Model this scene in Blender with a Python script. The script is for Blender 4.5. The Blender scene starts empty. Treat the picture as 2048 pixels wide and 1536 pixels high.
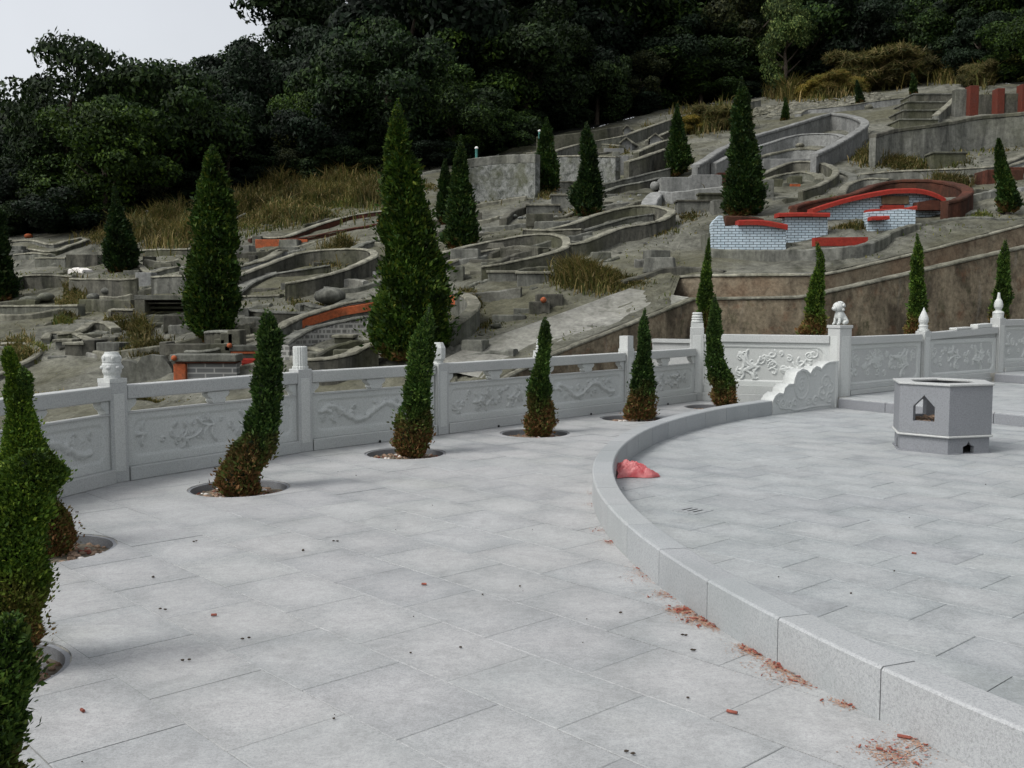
import bpy, math, random
import numpy as np
from mathutils import Vector
from mathutils.geometry import delaunay_2d_cdt
random.seed(7); RNG = np.random.default_rng(7)
PI = math.pi
sc = bpy.context.scene
COL = sc.collection
# ------------------------------------------------------------------ camera
FPX = 2060.0; HC = 1.7; TH = math.atan(160 / FPX)
cam = bpy.data.cameras.new('camera'); co = bpy.data.objects.new('camera', cam); COL.objects.link(co)
co.location = (0, 0, HC); co.rotation_euler = (PI / 2 - TH, 0, 0)
cam.sensor_width = 36; cam.lens = 36 * FPX / 2048; cam.clip_start = .05; cam.clip_end = 1500
sc.camera = co
# ------------------------------------------------------------------ world and sun
SUN_EL, SUN_AZ = math.radians(52), math.radians(-118)
w = bpy.data.worlds.new('World'); sc.world = w; w.use_nodes = True
nt = w.node_tree; nt.nodes.clear()
sky = nt.nodes.new('ShaderNodeTexSky'); sky.sky_type = 'NISHITA'; sky.sun_disc = False
sky.sun_elevation = SUN_EL; sky.sun_rotation = SUN_AZ; sky.dust_density = 4.0; sky.air_density = 1.0
hs = nt.nodes.new('ShaderNodeHueSaturation'); hs.inputs['Saturation'].default_value = .22
bg = nt.nodes.new('ShaderNodeBackground'); bg.inputs['Strength'].default_value = .15
wo = nt.nodes.new('ShaderNodeOutputWorld')
cn = nt.nodes.new('ShaderNodeTexNoise'); cn.inputs['Scale'].default_value = 2.2; cn.inputs['Detail'].default_value = 5
ct = nt.nodes.new('ShaderNodeTexCoord'); nt.links.new(ct.outputs['Generated'], cn.inputs['Vector'])
cr = nt.nodes.new('ShaderNodeMapRange'); cr.inputs['From Min'].default_value = .3; cr.inputs['From Max'].default_value = .7; cr.inputs['To Min'].default_value = .93; cr.inputs['To Max'].default_value = 1.12
nt.links.new(cn.outputs[0], cr.inputs['Value']); nt.links.new(cr.outputs[0], hs.inputs['Value'])
nt.links.new(sky.outputs[0], hs.inputs['Color']); nt.links.new(hs.outputs[0], bg.inputs['Color']); nt.links.new(bg.outputs[0], wo.inputs[0])
sl = bpy.data.lights.new('sun', 'SUN'); sl.energy = 1.0; sl.angle = math.radians(16); sl.color = (1, .97, .93)
so = bpy.data.objects.new('sun', sl); COL.objects.link(so)
d = Vector((math.sin(SUN_AZ) * math.cos(SUN_EL), math.cos(SUN_AZ) * math.cos(SUN_EL), math.sin(SUN_EL)))
so.rotation_euler = d.to_track_quat('Z', 'Y').to_euler(); so.location = (-10, -10, 30)
sc.view_settings.view_transform = 'Standard'; sc.view_settings.look = 'None'
sc.view_settings.exposure = 0.48; sc.view_settings.gamma = 1; sc.view_settings.use_curve_mapping = False

# ------------------------------------------------------------------ places: a pixel's ray met with a surface of the place
def ray(x, y):
    a = (x - 1024) / FPX; b = -(y - 768) / FPX
    return np.array([a, math.cos(TH) + b * math.sin(TH), -math.sin(TH) + b * math.cos(TH)])
def gz(x, y, z=0.0):
    d = ray(x, y); t = (z - HC) / d[2]; return np.array([d[0] * t, d[1] * t, z])
def atY(x, y, Y):
    d = ray(x, y); t = Y / d[1]; return np.array([d[0] * t, Y, HC + d[2] * t])
PA, PB, PC = -3.97, .255, .12
def plane(X, Y): return PA + PB * Y + PC * X
def hp(x, y, h=0.0):                                   # the hillside, raised by h
    d = ray(x, y); k = PB * d[1] + PC * d[0] - d[2]
    t = (HC - PA - h) / max(k, .03) ; p = d * t; p[2] += HC; return p

# ------------------------------------------------------------------ materials
def newmat(name, rough=.85, spec=.3):
    m = bpy.data.materials.new(name); m.use_nodes = True
    t = m.node_tree; b = t.nodes['Principled BSDF']; b.inputs['Roughness'].default_value = rough
    b.inputs['Specular IOR Level'].default_value = spec
    return m, t, b
def nd(t, typ, **kw):
    n = t.nodes.new('ShaderNode' + typ)
    for k, v in kw.items():
        if k.startswith('i_'): n.inputs[k[2:].replace('_', ' ')].default_value = v
        else: setattr(n, k, v)
    return n
def noise(t, vec, scale, detail=4, rough=.55, dist=0.0):
    n = nd(t, 'TexNoise'); n.inputs['Scale'].default_value = scale; n.inputs['Detail'].default_value = detail
    n.inputs['Roughness'].default_value = rough; n.inputs['Distortion'].default_value = dist
    if vec is not None: t.links.new(vec, n.inputs['Vector'])
    return n.outputs[0]
def ramp(t, fac, stops):
    r = nd(t, 'ValToRGB'); e = r.color_ramp.elements
    while len(e) < len(stops): e.new(.5)
    for q, (p, c) in zip(e, stops):
        q.position = p; q.color = (c if len(c) == 4 else (*c, 1)) if not isinstance(c, (int, float)) else (c, c, c, 1)
    t.links.new(fac, r.inputs[0]); return r.outputs[0]
def mix(t, fac, a, b, mode='MIX'):
    n = nd(t, 'Mix', data_type='RGBA', blend_type=mode)
    for s, v in ((n.inputs['Factor'], fac), (n.inputs['A'], a), (n.inputs['B'], b)):
        if hasattr(v, 'is_linked'): t.links.new(v, s)
        else: s.default_value = v if isinstance(v, (int, float)) or len(v) == 4 else (*v, 1)
    return n.outputs['Result']
def math_(t, op, a, b=0.0, c=None):
    n = nd(t, 'Math', operation=op)
    for s, v in zip(n.inputs, (a, b, c)):
        if v is None: continue
        if hasattr(v, 'is_linked'): t.links.new(v, s)
        else: s.default_value = v
    return n.outputs[0]
def bump(t, b, h, strength=.3, dist=.01):
    n = nd(t, 'Bump'); n.inputs['Strength'].default_value = strength; n.inputs['Distance'].default_value = dist
    t.links.new(h, n.inputs['Height']); t.links.new(n.outputs[0], b.inputs['Normal'])
def pos(t): return nd(t, 'NewGeometry').outputs['Position']
def scaled(t, vec, s):
    n = nd(t, 'Mapping'); n.inputs['Scale'].default_value = s; t.links.new(vec, n.inputs['Vector']); return n.outputs[0]
def m_granite(name, col, var=.12, tile=None, stain=.3):
    m, t, b = newmat(name, .6, .35); P = pos(t)
    sp = noise(t, P, 75, 5, .85); sp2 = noise(t, P, 260, 1, .5)
    c = mix(t, ramp(t, sp, [(.30, .0), (.56, 1.0)]), tuple(v * .52 for v in col), col)
    c = mix(t, ramp(t, sp2, [(.58, 0.0), (.66, .55)]), c, tuple(min(v * 1.35, .8) for v in col))
    big = noise(t, P, .9, 5, .6, .4)
    c = mix(t, ramp(t, big, [(.35, stain), (.6, 0.0)]), c, tuple(v * q for v, q in zip(col, (.66, .69, .68))))
    oi = nd(t, 'ObjectInfo').outputs['Random']
    c = mix(t, 1.0, c, ramp(t, oi, [(0, (1 - var, 1 - var, 1 - var * .9)), (.4, (1, .99, .985)), (.7, (1 - var * .5, 1 - var * .45, 1 - var * .4)), (1, (1.0, 1.0, .99))]), 'MULTIPLY')
    if tile:
        o = nd(t, 'TexCoord').outputs['Object']; sx = nd(t, 'SeparateXYZ'); t.links.new(o, sx.inputs[0])
        ax = math_(t, 'DIVIDE', math_(t, 'ABSOLUTE', sx.outputs[0]), tile[0]); ay = math_(t, 'DIVIDE', math_(t, 'ABSOLUTE', sx.outputs[1]), tile[1])
        e = math_(t, 'MAXIMUM', ax, ay); sm = math_(t, 'POWER', math_(t, 'ADD', math_(t, 'POWER', ax, 4.0), math_(t, 'POWER', ay, 4.0)), .25)
        e = math_(t, 'ADD', math_(t, 'MULTIPLY', sm, .62), math_(t, 'MULTIPLY', math_(t, 'SUBTRACT', noise(t, P, 1.7, 5, .6), .38), 1.5))
        dampmask = ramp(t, noise(t, P, .55, 3), [(.32, .25), (.6, 1.0)])
        dm = mix(t, 1.0, ramp(t, e, [(.42, 0.0), (.85, 1.0)]), dampmask, 'MULTIPLY')
        c = mix(t, dm, mix(t, .12, c, tuple(min(v * 1.3, .7) for v in col)), mix(t, 1.0, c, (.825, .845, .85), 'MULTIPLY'))
        g2 = noise(t, P, 3.4, 8, .75, .8); c = mix(t, 1.0, c, ramp(t, g2, [(.3, .80), (.5, .97), (.72, 1.10)]), 'MULTIPLY')
        g3 = noise(t, P, 22, 6, .8); c = mix(t, 1.0, c, ramp(t, g3, [(.34, .86), (.62, 1.08)]), 'MULTIPLY')
        c = mix(t, ramp(t, noise(t, P, 1.2, 6, .7, 1.0), [(.60, 0.0), (.66, .25)]), c, mix(t, 1.0, c, (.82, .82, .80), 'MULTIPLY'))
        # faint rusty grime in patches
        c = mix(t, ramp(t, noise(t, P, .7, 3), [(.6, 0.0), (.75, .3)]), c, mix(t, 1.0, c, (.93, .93, .82), 'MULTIPLY'))
        # pale scuffs
        sc_ = noise(t, scaled(t, P, (1, 6, 1)), 1.6, 5, .65)
        c = mix(t, ramp(t, sc_, [(.64, 0.0), (.72, .3)]), c, tuple(min(v * 1.25, .7) for v in col))
    t.links.new(c, b.inputs['Base Color']); bump(t, b, sp, .12, .004)
    return m
def m_concrete(name, light, dark, moss=(.07, .075, .035), mossamt=.5, scale=1.0, streak=True, rough=.95, b_=.5):
    m, t, b = newmat(name, rough, .15); P = pos(t)
    v = scaled(t, P, (1.6, 1.6, .35)) if streak else P
    n1 = noise(t, v, 1.6 * scale, 8, .68, .6); n2 = noise(t, P, .5 * scale, 6, .6); n3 = noise(t, P, 9 * scale, 5, .7)
    c = mix(t, ramp(t, n1, [(.34, 0.0), (.62, 1.0)]), dark, light)
    c = mix(t, ramp(t, n2, [(.45, 0.0), (.66, mossamt)]), c, moss)
    c = mix(t, 1.0, c, ramp(t, n3, [(.3, .62), (.65, 1.15)]), 'MULTIPLY')
    c = mix(t, 1.0, c, ramp(t, nd(t, 'ObjectInfo').outputs['Random'], [(0, .78), (1, 1.1)]), 'MULTIPLY')
    t.links.new(c, b.inputs['Base Color']); bump(t, b, n3, b_, .03)
    return m
def m_stained(name):
    m, t, b = newmat(name, .95, .1); P = pos(t); v = scaled(t, P, (1.5, 1.5, .8))
    c = mix(t, ramp(t, noise(t, v, 1.1, 8, .7, .5), [(.38, 0.0), (.60, 1.0)]), (.10, .083, .06), (.28, .235, .165))
    c = mix(t, ramp(t, noise(t, P, 1.9, 7, .75, .2), [(.53, 0.0), (.68, .6)]), c, (.15, .065, .035))
    c = mix(t, ramp(t, noise(t, v, 2.6, 6, .7), [(.55, 0.0), (.68, .7)]), c, (.06, .065, .035))
    c = mix(t, ramp(t, noise(t, scaled(t, P, (2.5, 2.5, .4)), 2.2, 5, .6), [(.6, 0.0), (.75, .5)]), c, (.2, .195, .175))
    n3 = noise(t, P, 9, 6, .75); c = mix(t, 1.0, c, ramp(t, n3, [(.32, .5), (.62, 1.15)]), 'MULTIPLY')
    t.links.new(c, b.inputs['Base Color']); bump(t, b, n3, .6, .03); return m
def m_paint(name, col, wear, amt=.4, scale=3):
    m, t, b = newmat(name, .8, .25); P = pos(t)
    n1 = noise(t, P, scale, 7, .7, .3); n2 = noise(t, P, 18, 4, .6)
    c = mix(t, ramp(t, n1, [(.45, 0.0), (.7, amt)]), col, wear)
    c = mix(t, 1.0, c, ramp(t, n2, [(.3, .7), (.6, 1.05)]), 'MULTIPLY')
    t.links.new(c, b.inputs['Base Color']); bump(t, b, n2, .3, .01); return m
def m_leaf(name, stops, brown=None, rough=.7, trans=.15, spec=.2):
    m, t, b = newmat(name, rough, spec); g = nd(t, 'NewGeometry')
    c = ramp(t, g.outputs['Random Per Island'], stops)
    c = mix(t, 1.0, c, ramp(t, noise(t, g.outputs['Position'], 3.0 if brown else .6, 3), [(.3, .45), (.68, 1.35)]), 'MULTIPLY')
    oi = nd(t, 'ObjectInfo').outputs['Random']
    c = mix(t, 1.0, c, ramp(t, oi, [(0, (.55, .62, .75)), (.5, (1, 1, 1)), (1, (1.55, 1.4, .7))]), 'MULTIPLY')
    if brown:                                           # dead foliage near the foot of the column
        s = nd(t, 'SeparateXYZ'); t.links.new(nd(t, 'TexCoord').outputs['Object'], s.inputs[0])
        q = math_(t, 'ADD', s.outputs[2], math_(t, 'MULTIPLY', math_(t, 'SUBTRACT', noise(t, g.outputs['Position'], 5, 4), .5), brown[1]))
        f = ramp(t, math_(t, 'DIVIDE', q, brown[0]), [(.35, .85), (1.0, 0.0)])
        bc = ramp(t, g.outputs['Random Per Island'], [(0, (.09, .045, .02)), (.35, (.19, .085, .035)), (.6, (.28, .14, .06)), (.75, (.12, .11, .03)), (1, (.06, .10, .022))])
        c = mix(t, f, c, bc)
    t.links.new(c, b.inputs['Base Color'])
    tr = nd(t, 'BsdfTranslucent'); t.links.new(c, tr.inputs[0]); ms = nd(t, 'MixShader'); ms.inputs[0].default_value = trans
    t.links.new(b.outputs[0], ms.inputs[1]); t.links.new(tr.outputs[0], ms.inputs[2])
    t.links.new(ms.outputs[0], t.nodes['Material Output'].inputs[0]); return m
def m_flat(name, col, rough=.8, n=.3, scale=8, spec=.25):
    m, t, b = newmat(name, rough, spec); P = pos(t)
    c = mix(t, 1.0, (*col, 1), ramp(t, noise(t, P, scale, 5, .6), [(.3, 1 - n), (.7, 1 + n)]), 'MULTIPLY')
    t.links.new(c, b.inputs['Base Color']); return m
def m_brick(name, brick, mortar, bw, bh, ms, var, amt_dirt=.3):
    m, t, b = newmat(name, .5, .4)
    tc = nd(t, 'TexCoord').outputs['UV']
    br = nd(t, 'TexBrick'); t.links.new(tc, br.inputs['Vector']); br.inputs['Scale'].default_value = 1
    br.inputs['Brick Width'].default_value = bw; br.inputs['Row Height'].default_value = bh; br.inputs['Mortar Size'].default_value = ms
    br.inputs['Color1'].default_value = (*brick, 1); br.inputs['Color2'].default_value = (*var, 1); br.inputs['Mortar'].default_value = (*mortar, 1)
    P = pos(t); n = noise(t, scaled(t, P, (1.5, 1.5, .4)), 2, 6, .65)
    c = mix(t, ramp(t, n, [(.45, 0.0), (.75, amt_dirt)]), br.outputs[0], (.07, .065, .05))
    t.links.new(c, b.inputs['Base Color']); bump(t, b, br.outputs[1], -.5, .01); return m

GR = (.372, .378, .378)
M = {}
M['slab'] = m_granite('paving granite', GR, .13, (.3525, .2685), .35)
M['slab2'] = m_granite('court paving granite', (.358, .374, .377), .15, (.36, .225), .35)
M['granite'] = m_granite('grey granite', (.43, .445, .435), .08, None, .3)
M['carved'] = m_granite('carved granite', (.49, .51, .495), .05, None, .2)
M['wallstone'] = m_granite('kerb granite', (.35, .365, .37), .12, None, .6)
M['burner'] = m_granite('burner granite', (.205, .215, .23), .04, None, .3)
M['grout'] = m_flat('grout', (.27, .265, .235), .95)
M['seam'] = m_flat('dark seam', (.05, .05, .045), .95)
M['conc'] = m_concrete('weathered concrete', (.185, .188, .165), (.06, .062, .056), mossamt=.35)
M['conc_dark'] = m_concrete('old dark concrete', (.125, .122, .10), (.03, .031, .027), mossamt=.55)
M['conc_light'] = m_concrete('pale cement render', (.26, .265, .255), (.15, .155, .15), mossamt=.12, b_=.25)
M['conc_white'] = m_concrete('blotched white render', (.25, .26, .245), (.05, .055, .047), mossamt=.6, scale=3.4, streak=False)
M['coping'] = m_concrete('pale worn coping', (.255, .25, .20), (.09, .088, .07), mossamt=.25)
M['redwall'] = m_stained('stained retaining wall')
M['ramp'] = m_concrete('grey cement ramp', (.24, .24, .215), (.13, .13, .115), mossamt=.2, streak=False)
M['tanwall'] = m_concrete('tan stained render', (.255, .22, .16), (.11, .09, .065), moss=(.15, .085, .05), mossamt=.5, scale=1.6, streak=False)
M['ledge'] = m_concrete('cement ledge', (.27, .26, .2), (.13, .12, .09), moss=(.13, .09, .05), mossamt=.4, streak=False)
M['red'] = m_paint('red tile coping', (.25, .022, .014), (.2, .04, .02), .5)
M['darkred'] = m_concrete('dull red mortar', (.10, .035, .022), (.035, .018, .014), moss=(.03, .028, .018), mossamt=.4)
M['brickred'] = m_paint('dull brick red', (.10, .022, .012), (.07, .03, .022), .7, 4)
M['orange'] = m_paint('orange limewash', (.34, .085, .03), (.14, .06, .03), .8, 4)
M['whitetile'] = m_brick('white glazed tile', (.50, .60, .66), (.07, .09, .11), .17, .062, .008, (.42, .52, .58), .35)
M['greybrick'] = m_brick('grey brick', (.12, .125, .125), (.36, .36, .34), .34, .10, .014, (.15, .155, .15), .2)
M['lattice'] = m_brick('lattice brick', (.10, .10, .095), (.3, .3, .28), .12, .1, .02, (.14, .14, .13), .2)
M['plaque'] = m_concrete('tan plaque', (.28, .21, .13), (.15, .11, .07), mossamt=.1)
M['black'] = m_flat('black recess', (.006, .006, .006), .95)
M['soil'] = m_flat('pit soil', (.12, .105, .08), .95, .5, 30)
M['bark'] = m_flat('bark', (.05, .04, .03), .95, .4, 10)
M['whitestone'] = m_flat('white stone', (.6, .58, .55), .8)
M['pebble'] = m_flat('pebble', (.24, .17, .12), .9, .6, 12)
M['paper'] = m_flat('red firecracker paper', (.22, .07, .05), .9, .4, 40)
M['dust'] = m_flat('red paper dust', (.33, .20, .14), .95, .4, 25)
M['green'] = m_flat('green painted steel', (.05, .17, .15), .6)
M['white'] = m_flat('white plastic', (.7, .7, .68), .5, .1)
M['drain'] = m_flat('drain black', (.01, .01, .01), .9)
M['steel'] = m_flat('mottled stone mouth', (.02, .018, .015), .9)
# juniper / cypress
J = [(0, (.014, .036, .007)), (.35, (.030, .068, .010)), (.8, (.058, .112, .017)), (1, (.12, .175, .032))]
M['jun'] = m_leaf('spiral juniper foliage', J, brown=(.58, .75))
M['cyp'] = m_leaf('cypress foliage', [(0, (.008, .024, .005)), (.5, (.018, .045, .007)), (.85, (.034, .066, .010)), (1, (.065, .082, .015))], brown=(.25, 1.2))
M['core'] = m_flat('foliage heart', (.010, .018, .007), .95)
M['leafA'] = m_leaf('wood leaf dark', [(0, (.003, .009, .003)), (.6, (.007, .018, .006)), (1, (.022, .042, .016))])
M['leafB'] = m_leaf('wood leaf green', [(0, (.005, .015, .003)), (.6, (.013, .032, .006)), (1, (.04, .075, .012))])
M['leafC'] = m_leaf('pale leaf', [(0, (.010, .024, .010)), (.6, (.026, .052, .022)), (1, (.11, .15, .085))])
M['leafD'] = m_leaf('olive leaf', [(0, (.008, .013, .004)), (.6, (.018, .026, .007)), (1, (.045, .05, .013))])
M['grass'] = m_leaf('dry grass', [(0, (.045, .06, .014)), (.35, (.10, .10, .025)), (.7, (.17, .135, .04)), (1, (.27, .2, .085))], trans=.3)
M['grassg'] = m_leaf('green grass', [(0, (.035, .06, .015)), (.5, (.08, .10, .025)), (1, (.16, .14, .045))], trans=.3)
M['weed'] = m_leaf('weed stalks', [(0, (.07, .05, .02)), (.5, (.12, .08, .03)), (1, (.17, .11, .045))], trans=.2)
def m_bag():
    m, t, b = newmat('thin red plastic', .45, .5); P = pos(t)
    c = mix(t, ramp(t, noise(t, P, 9, 4), [(.4, 0.0), (.6, 1.0)]), (.45, .07, .08), (.58, .19, .19))
    t.links.new(c, b.inputs['Base Color']); tr = nd(t, 'BsdfTranslucent'); t.links.new(c, tr.inputs[0])
    ms = nd(t, 'MixShader'); ms.inputs[0].default_value = .25
    t.links.new(b.outputs[0], ms.inputs[1]); t.links.new(tr.outputs[0], ms.inputs[2]); t.links.new(ms.outputs[0], t.nodes['Material Output'].inputs[0]); return m
M['bag'] = m_bag()
def m_terrain():
    m, t, b = newmat('hillside cement and soil', .95, .1); P = pos(t)
    st = scaled(t, P, (1.0, .55, 1.0))
    n1 = noise(t, st, .6, 10, .72, 1.2); n2 = noise(t, P, .22, 5, .6); n3 = noise(t, P, 4, 6, .7); n4 = noise(t, P, 22, 4, .7)
    c = mix(t, ramp(t, n1, [(.36, 0.0), (.50, .55), (.66, 1.0)]), (.05, .051, .041), (.182, .182, .152))
    c = mix(t, ramp(t, n2, [(.44, 0.0), (.60, .8)]), c, (.088, .086, .055))
    c = mix(t, ramp(t, noise(t, P, .9, 6, .7), [(.60, 0.0), (.72, .7)]), c, (.04, .038, .028))
    c = mix(t, 1.0, c, ramp(t, n3, [(.3, .55), (.68, 1.25)]), 'MULTIPLY')
    c = mix(t, 1.0, c, ramp(t, n4, [(.3, .7), (.68, 1.15)]), 'MULTIPLY')
    t.links.new(c, b.inputs['Base Color']); bump(t, b, n3, .6, .06); return m
M['terrain'] = m_terrain()
M['floor'] = m_flat('leaf litter', (.006, .007, .004), .98, .5, 1.5)

# ------------------------------------------------------------------ building helpers
def props(o, label=None, cat=None, group=None, kind=None):
    for k, v in (('label', label), ('category', cat), ('group', group), ('kind', kind)):
        if v: o[k] = v
    return o
def root_loc(p):
    while p is not None and p.parent: p = p.parent
    return np.array(p.location) if p is not None else np.zeros(3)
def thing(name, loc, label, cat, group=None, kind=None):
    o = bpy.data.objects.new(name, None); COL.objects.link(o); o.location = loc; o.empty_display_size = .2
    return props(o, label, cat, group, kind)
def link(name, me, mat, parent=None, loc=None, smooth=False):
    if mat is not None and not me.materials: me.materials.append(mat)
    o = bpy.data.objects.new(name, me); COL.objects.link(o)
    if parent is not None: o.parent = parent
    if loc is not None: o.location = loc
    if smooth: me.shade_smooth()
    return o
def fast(name, V, Fq, uv=None):
    me = bpy.data.meshes.new(name); V = np.asarray(V, np.float32); Fq = np.asarray(Fq, np.int32); k = Fq.shape[1]
    me.vertices.add(len(V)); me.vertices.foreach_set('co', V.ravel())
    me.loops.add(Fq.size); me.loops.foreach_set('vertex_index', Fq.ravel())
    me.polygons.add(len(Fq)); me.polygons.foreach_set('loop_start', np.arange(0, Fq.size, k, dtype=np.int32))
    me.update(calc_edges=True)
    return me
class MB:
    def __init__(s): s.v = []; s.f = []; s.uv = {}
    def add(s, vs, fs):
        o = len(s.v); s.v += [tuple(map(float, q)) for q in vs]; s.f += [tuple(i + o for i in f) for f in fs]; return s
    def box(s, c, size, rz=0, taper=1.0, tilt=0):
        hx, hy, hz = [q / 2 for q in size]; ca, sa = math.cos(rz), math.sin(rz); vs = []
        for z, k in ((-hz, 1), (hz, taper)):
            for x, y in ((-hx, -hy), (hx, -hy), (hx, hy), (-hx, hy)):
                X, Y = x * k, y * k; vs.append((c[0] + X * ca - Y * sa, c[1] + X * sa + Y * ca, c[2] + z + tilt * x))
        return s.add(vs, [(3, 2, 1, 0), (4, 5, 6, 7), (0, 1, 5, 4), (1, 2, 6, 5), (2, 3, 7, 6), (3, 0, 4, 7)])
    def beam(s, a, b, wd, za0, za1, zb0, zb1):           # upright slab between 2D points a and b
        a = np.array(a[:2]); b = np.array(b[:2]); d = (b - a) / np.linalg.norm(b - a); n = np.array([-d[1], d[0]]) * wd / 2
        vs = [(*(a - n), za0), (*(b - n), zb0), (*(b + n), zb0), (*(a + n), za0), (*(a - n), za1), (*(b - n), zb1), (*(b + n), zb1), (*(a + n), za1)]
        return s.add(vs, [(3, 2, 1, 0), (4, 5, 6, 7), (0, 1, 5, 4), (1, 2, 6, 5), (2, 3, 7, 6), (3, 0, 4, 7)])
    def lathe(s, c, prof, n=20, flute=0, sx=1, sy=1, rz=0, square=0):
        vs = []
        for r, z in prof:
            for i in range(n):
                a = 2 * PI * i / n + rz; rr = r * (1 - flute * (i % 2))
                vs.append((c[0] + rr * math.cos(a) * sx, c[1] + rr * math.sin(a) * sy, c[2] + z))
        fs = [(k * n + i, k * n + (i + 1) % n, (k + 1) * n + (i + 1) % n, (k + 1) * n + i) for k in range(len(prof) - 1) for i in range(n)]
        fs += [tuple(range(n))[::-1], tuple((len(prof) - 1) * n + i for i in range(n))]
        return s.add(vs, fs)
    def ball(s, c, r, n=14, m=9, noise_=0):
        vs = []; r = np.array(r) * np.ones(3)
        for j in range(m + 1):
            for i in range(n):
                a = 2 * PI * i / n; b = PI * j / m - PI / 2; q = 1 + noise_ * random.uniform(-1, 1)
                vs.append((c[0] + r[0] * q * math.cos(b) * math.cos(a), c[1] + r[1] * q * math.cos(b) * math.sin(a), c[2] + r[2] * q * math.sin(b)))
        return s.add(vs, [(k * n + i, k * n + (i + 1) % n, (k + 1) * n + (i + 1) % n, (k + 1) * n + i) for k in range(m) for i in range(n)])
    def tube(s, pts, rad, n=7):
        pts = [np.array(p, float) for p in pts]; vs = []
        for k, p in enumerate(pts):
            d = pts[min(k + 1, len(pts) - 1)] - pts[max(k - 1, 0)]; d /= np.linalg.norm(d) + 1e-9
            u = np.cross(d, [0, 0, 1] if abs(d[2]) < .9 else [1, 0, 0]); u /= np.linalg.norm(u); v = np.cross(d, u)
            r = rad[k] if hasattr(rad, '__len__') else rad
            vs += [p + r * (math.cos(2 * PI * i / n) * u + math.sin(2 * PI * i / n) * v) for i in range(n)]
        fs = [(k * n + i, k * n + (i + 1) % n, (k + 1) * n + (i + 1) % n, (k + 1) * n + i) for k in range(len(pts) - 1) for i in range(n)]
        fs += [tuple(range(n))[::-1], tuple((len(pts) - 1) * n + i for i in range(n))]
        return s.add(vs, fs)
    def extrude(s, poly, fn, t0, t1):                    # poly (u,v) -> fn(u,v,t) world
        n = len(poly); vs = [fn(u, v, t0) for u, v in poly] + [fn(u, v, t1) for u, v in poly]
        fs = [tuple(range(n)), tuple(range(n, 2 * n))[::-1]] + [(i, i + n, (i + 1) % n + n, (i + 1) % n) for i in range(n)]
        return s.add(vs, fs)
    def build(s, name, mat, parent=None, smooth=False, bevel=0, uvbox=False):
        me = bpy.data.meshes.new(name); o0 = root_loc(parent) if parent is not None else None
        V = np.array(s.v)
        if o0 is not None: V = V - o0
        else: o0 = np.array([V[:, 0].mean(), V[:, 1].mean(), V[:, 2].min()]); V = V - o0
        me.from_pydata([tuple(q) for q in V], [], s.f); me.update()
        if uvbox:
            ul = me.uv_layers.new(name='UVMap').data; W = np.array(s.v)
            for p in me.polygons:
                n = p.normal; h = Vector((-n.y, n.x, 0)); 
                if h.length < .3: h = Vector((1, 0, 0)); k = Vector((0, 1, 0))
                else: h.normalize(); k = Vector((0, 0, 1))
                for li, vi in zip(p.loop_indices, p.vertices):
                    q = Vector(W[vi]); ul[li].uv = (q.dot(h), q.dot(k))
        o = link(name, me, mat, parent, None if parent is not None else tuple(o0), smooth)
        if bevel:
            bm_ = o.modifiers.new('b', 'BEVEL'); bm_.width = bevel; bm_.segments = 2; bm_.limit_method = 'ANGLE'; bm_.angle_limit = .6
        return o
def smoothline(P, n=6, closed=False):
    P = [np.array(p, float) for p in P]; out = []
    for i in range(len(P) - 1):
        p0 = P[max(i - 1, 0)]; p1 = P[i]; p2 = P[i + 1]; p3 = P[min(i + 2, len(P) - 1)]
        for k in range(n):
            t = k / n; out.append(.5 * ((2 * p1) + (-p0 + p2) * t + (2 * p0 - 5 * p1 + 4 * p2 - p3) * t * t + (-p0 + 3 * p1 - 3 * p2 + p3) * t ** 3))
    out.append(P[-1]); return out
def ribbon(mb, P, th, down, lip=0.0, liph=.06, wob=.012):  # wall along 3D top points; down = depth below the top
    n = len(P); P = [np.array(p, float) for p in P]; rows = []
    prof = [(-th / 2, -down), (-th / 2, -liph), (-th / 2 - lip, -liph), (-th / 2 - lip, -.015), (-th / 2 - lip + .02, 0), (th / 2 + lip - .02, 0), (th / 2 + lip, -.015), (th / 2 + lip, -liph), (th / 2, -liph), (th / 2, -down)]
    if not lip: prof = [(-th / 2, -down), (-th / 2, -.03), (-th / 2 + .025, 0), (th / 2 - .025, 0), (th / 2, -.03), (th / 2, -down)]
    vs = []
    for i, p in enumerate(P):
        d = P[min(i + 1, n - 1)] - P[max(i - 1, 0)]; d = d[:2] / (np.linalg.norm(d[:2]) + 1e-9); nn = np.array([-d[1], d[0]])
        q = random.uniform(-wob, wob); q2 = random.uniform(-wob, wob)
        for a, z in prof: vs.append((p[0] + nn[0] * (a + q2), p[1] + nn[1] * (a + q2), p[2] + z + (q if z > -down else 0)))
    k = len(prof); fs = [(i * k + j, i * k + j + 1, (i + 1) * k + j + 1, (i + 1) * k + j) for i in range(n - 1) for j in range(k - 1)]
    fs = [f[::-1] for f in fs]; fs += [tuple(range(k)), tuple((n - 1) * k + j for j in range(k))[::-1]]
    return mb.add(vs, fs)

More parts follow.
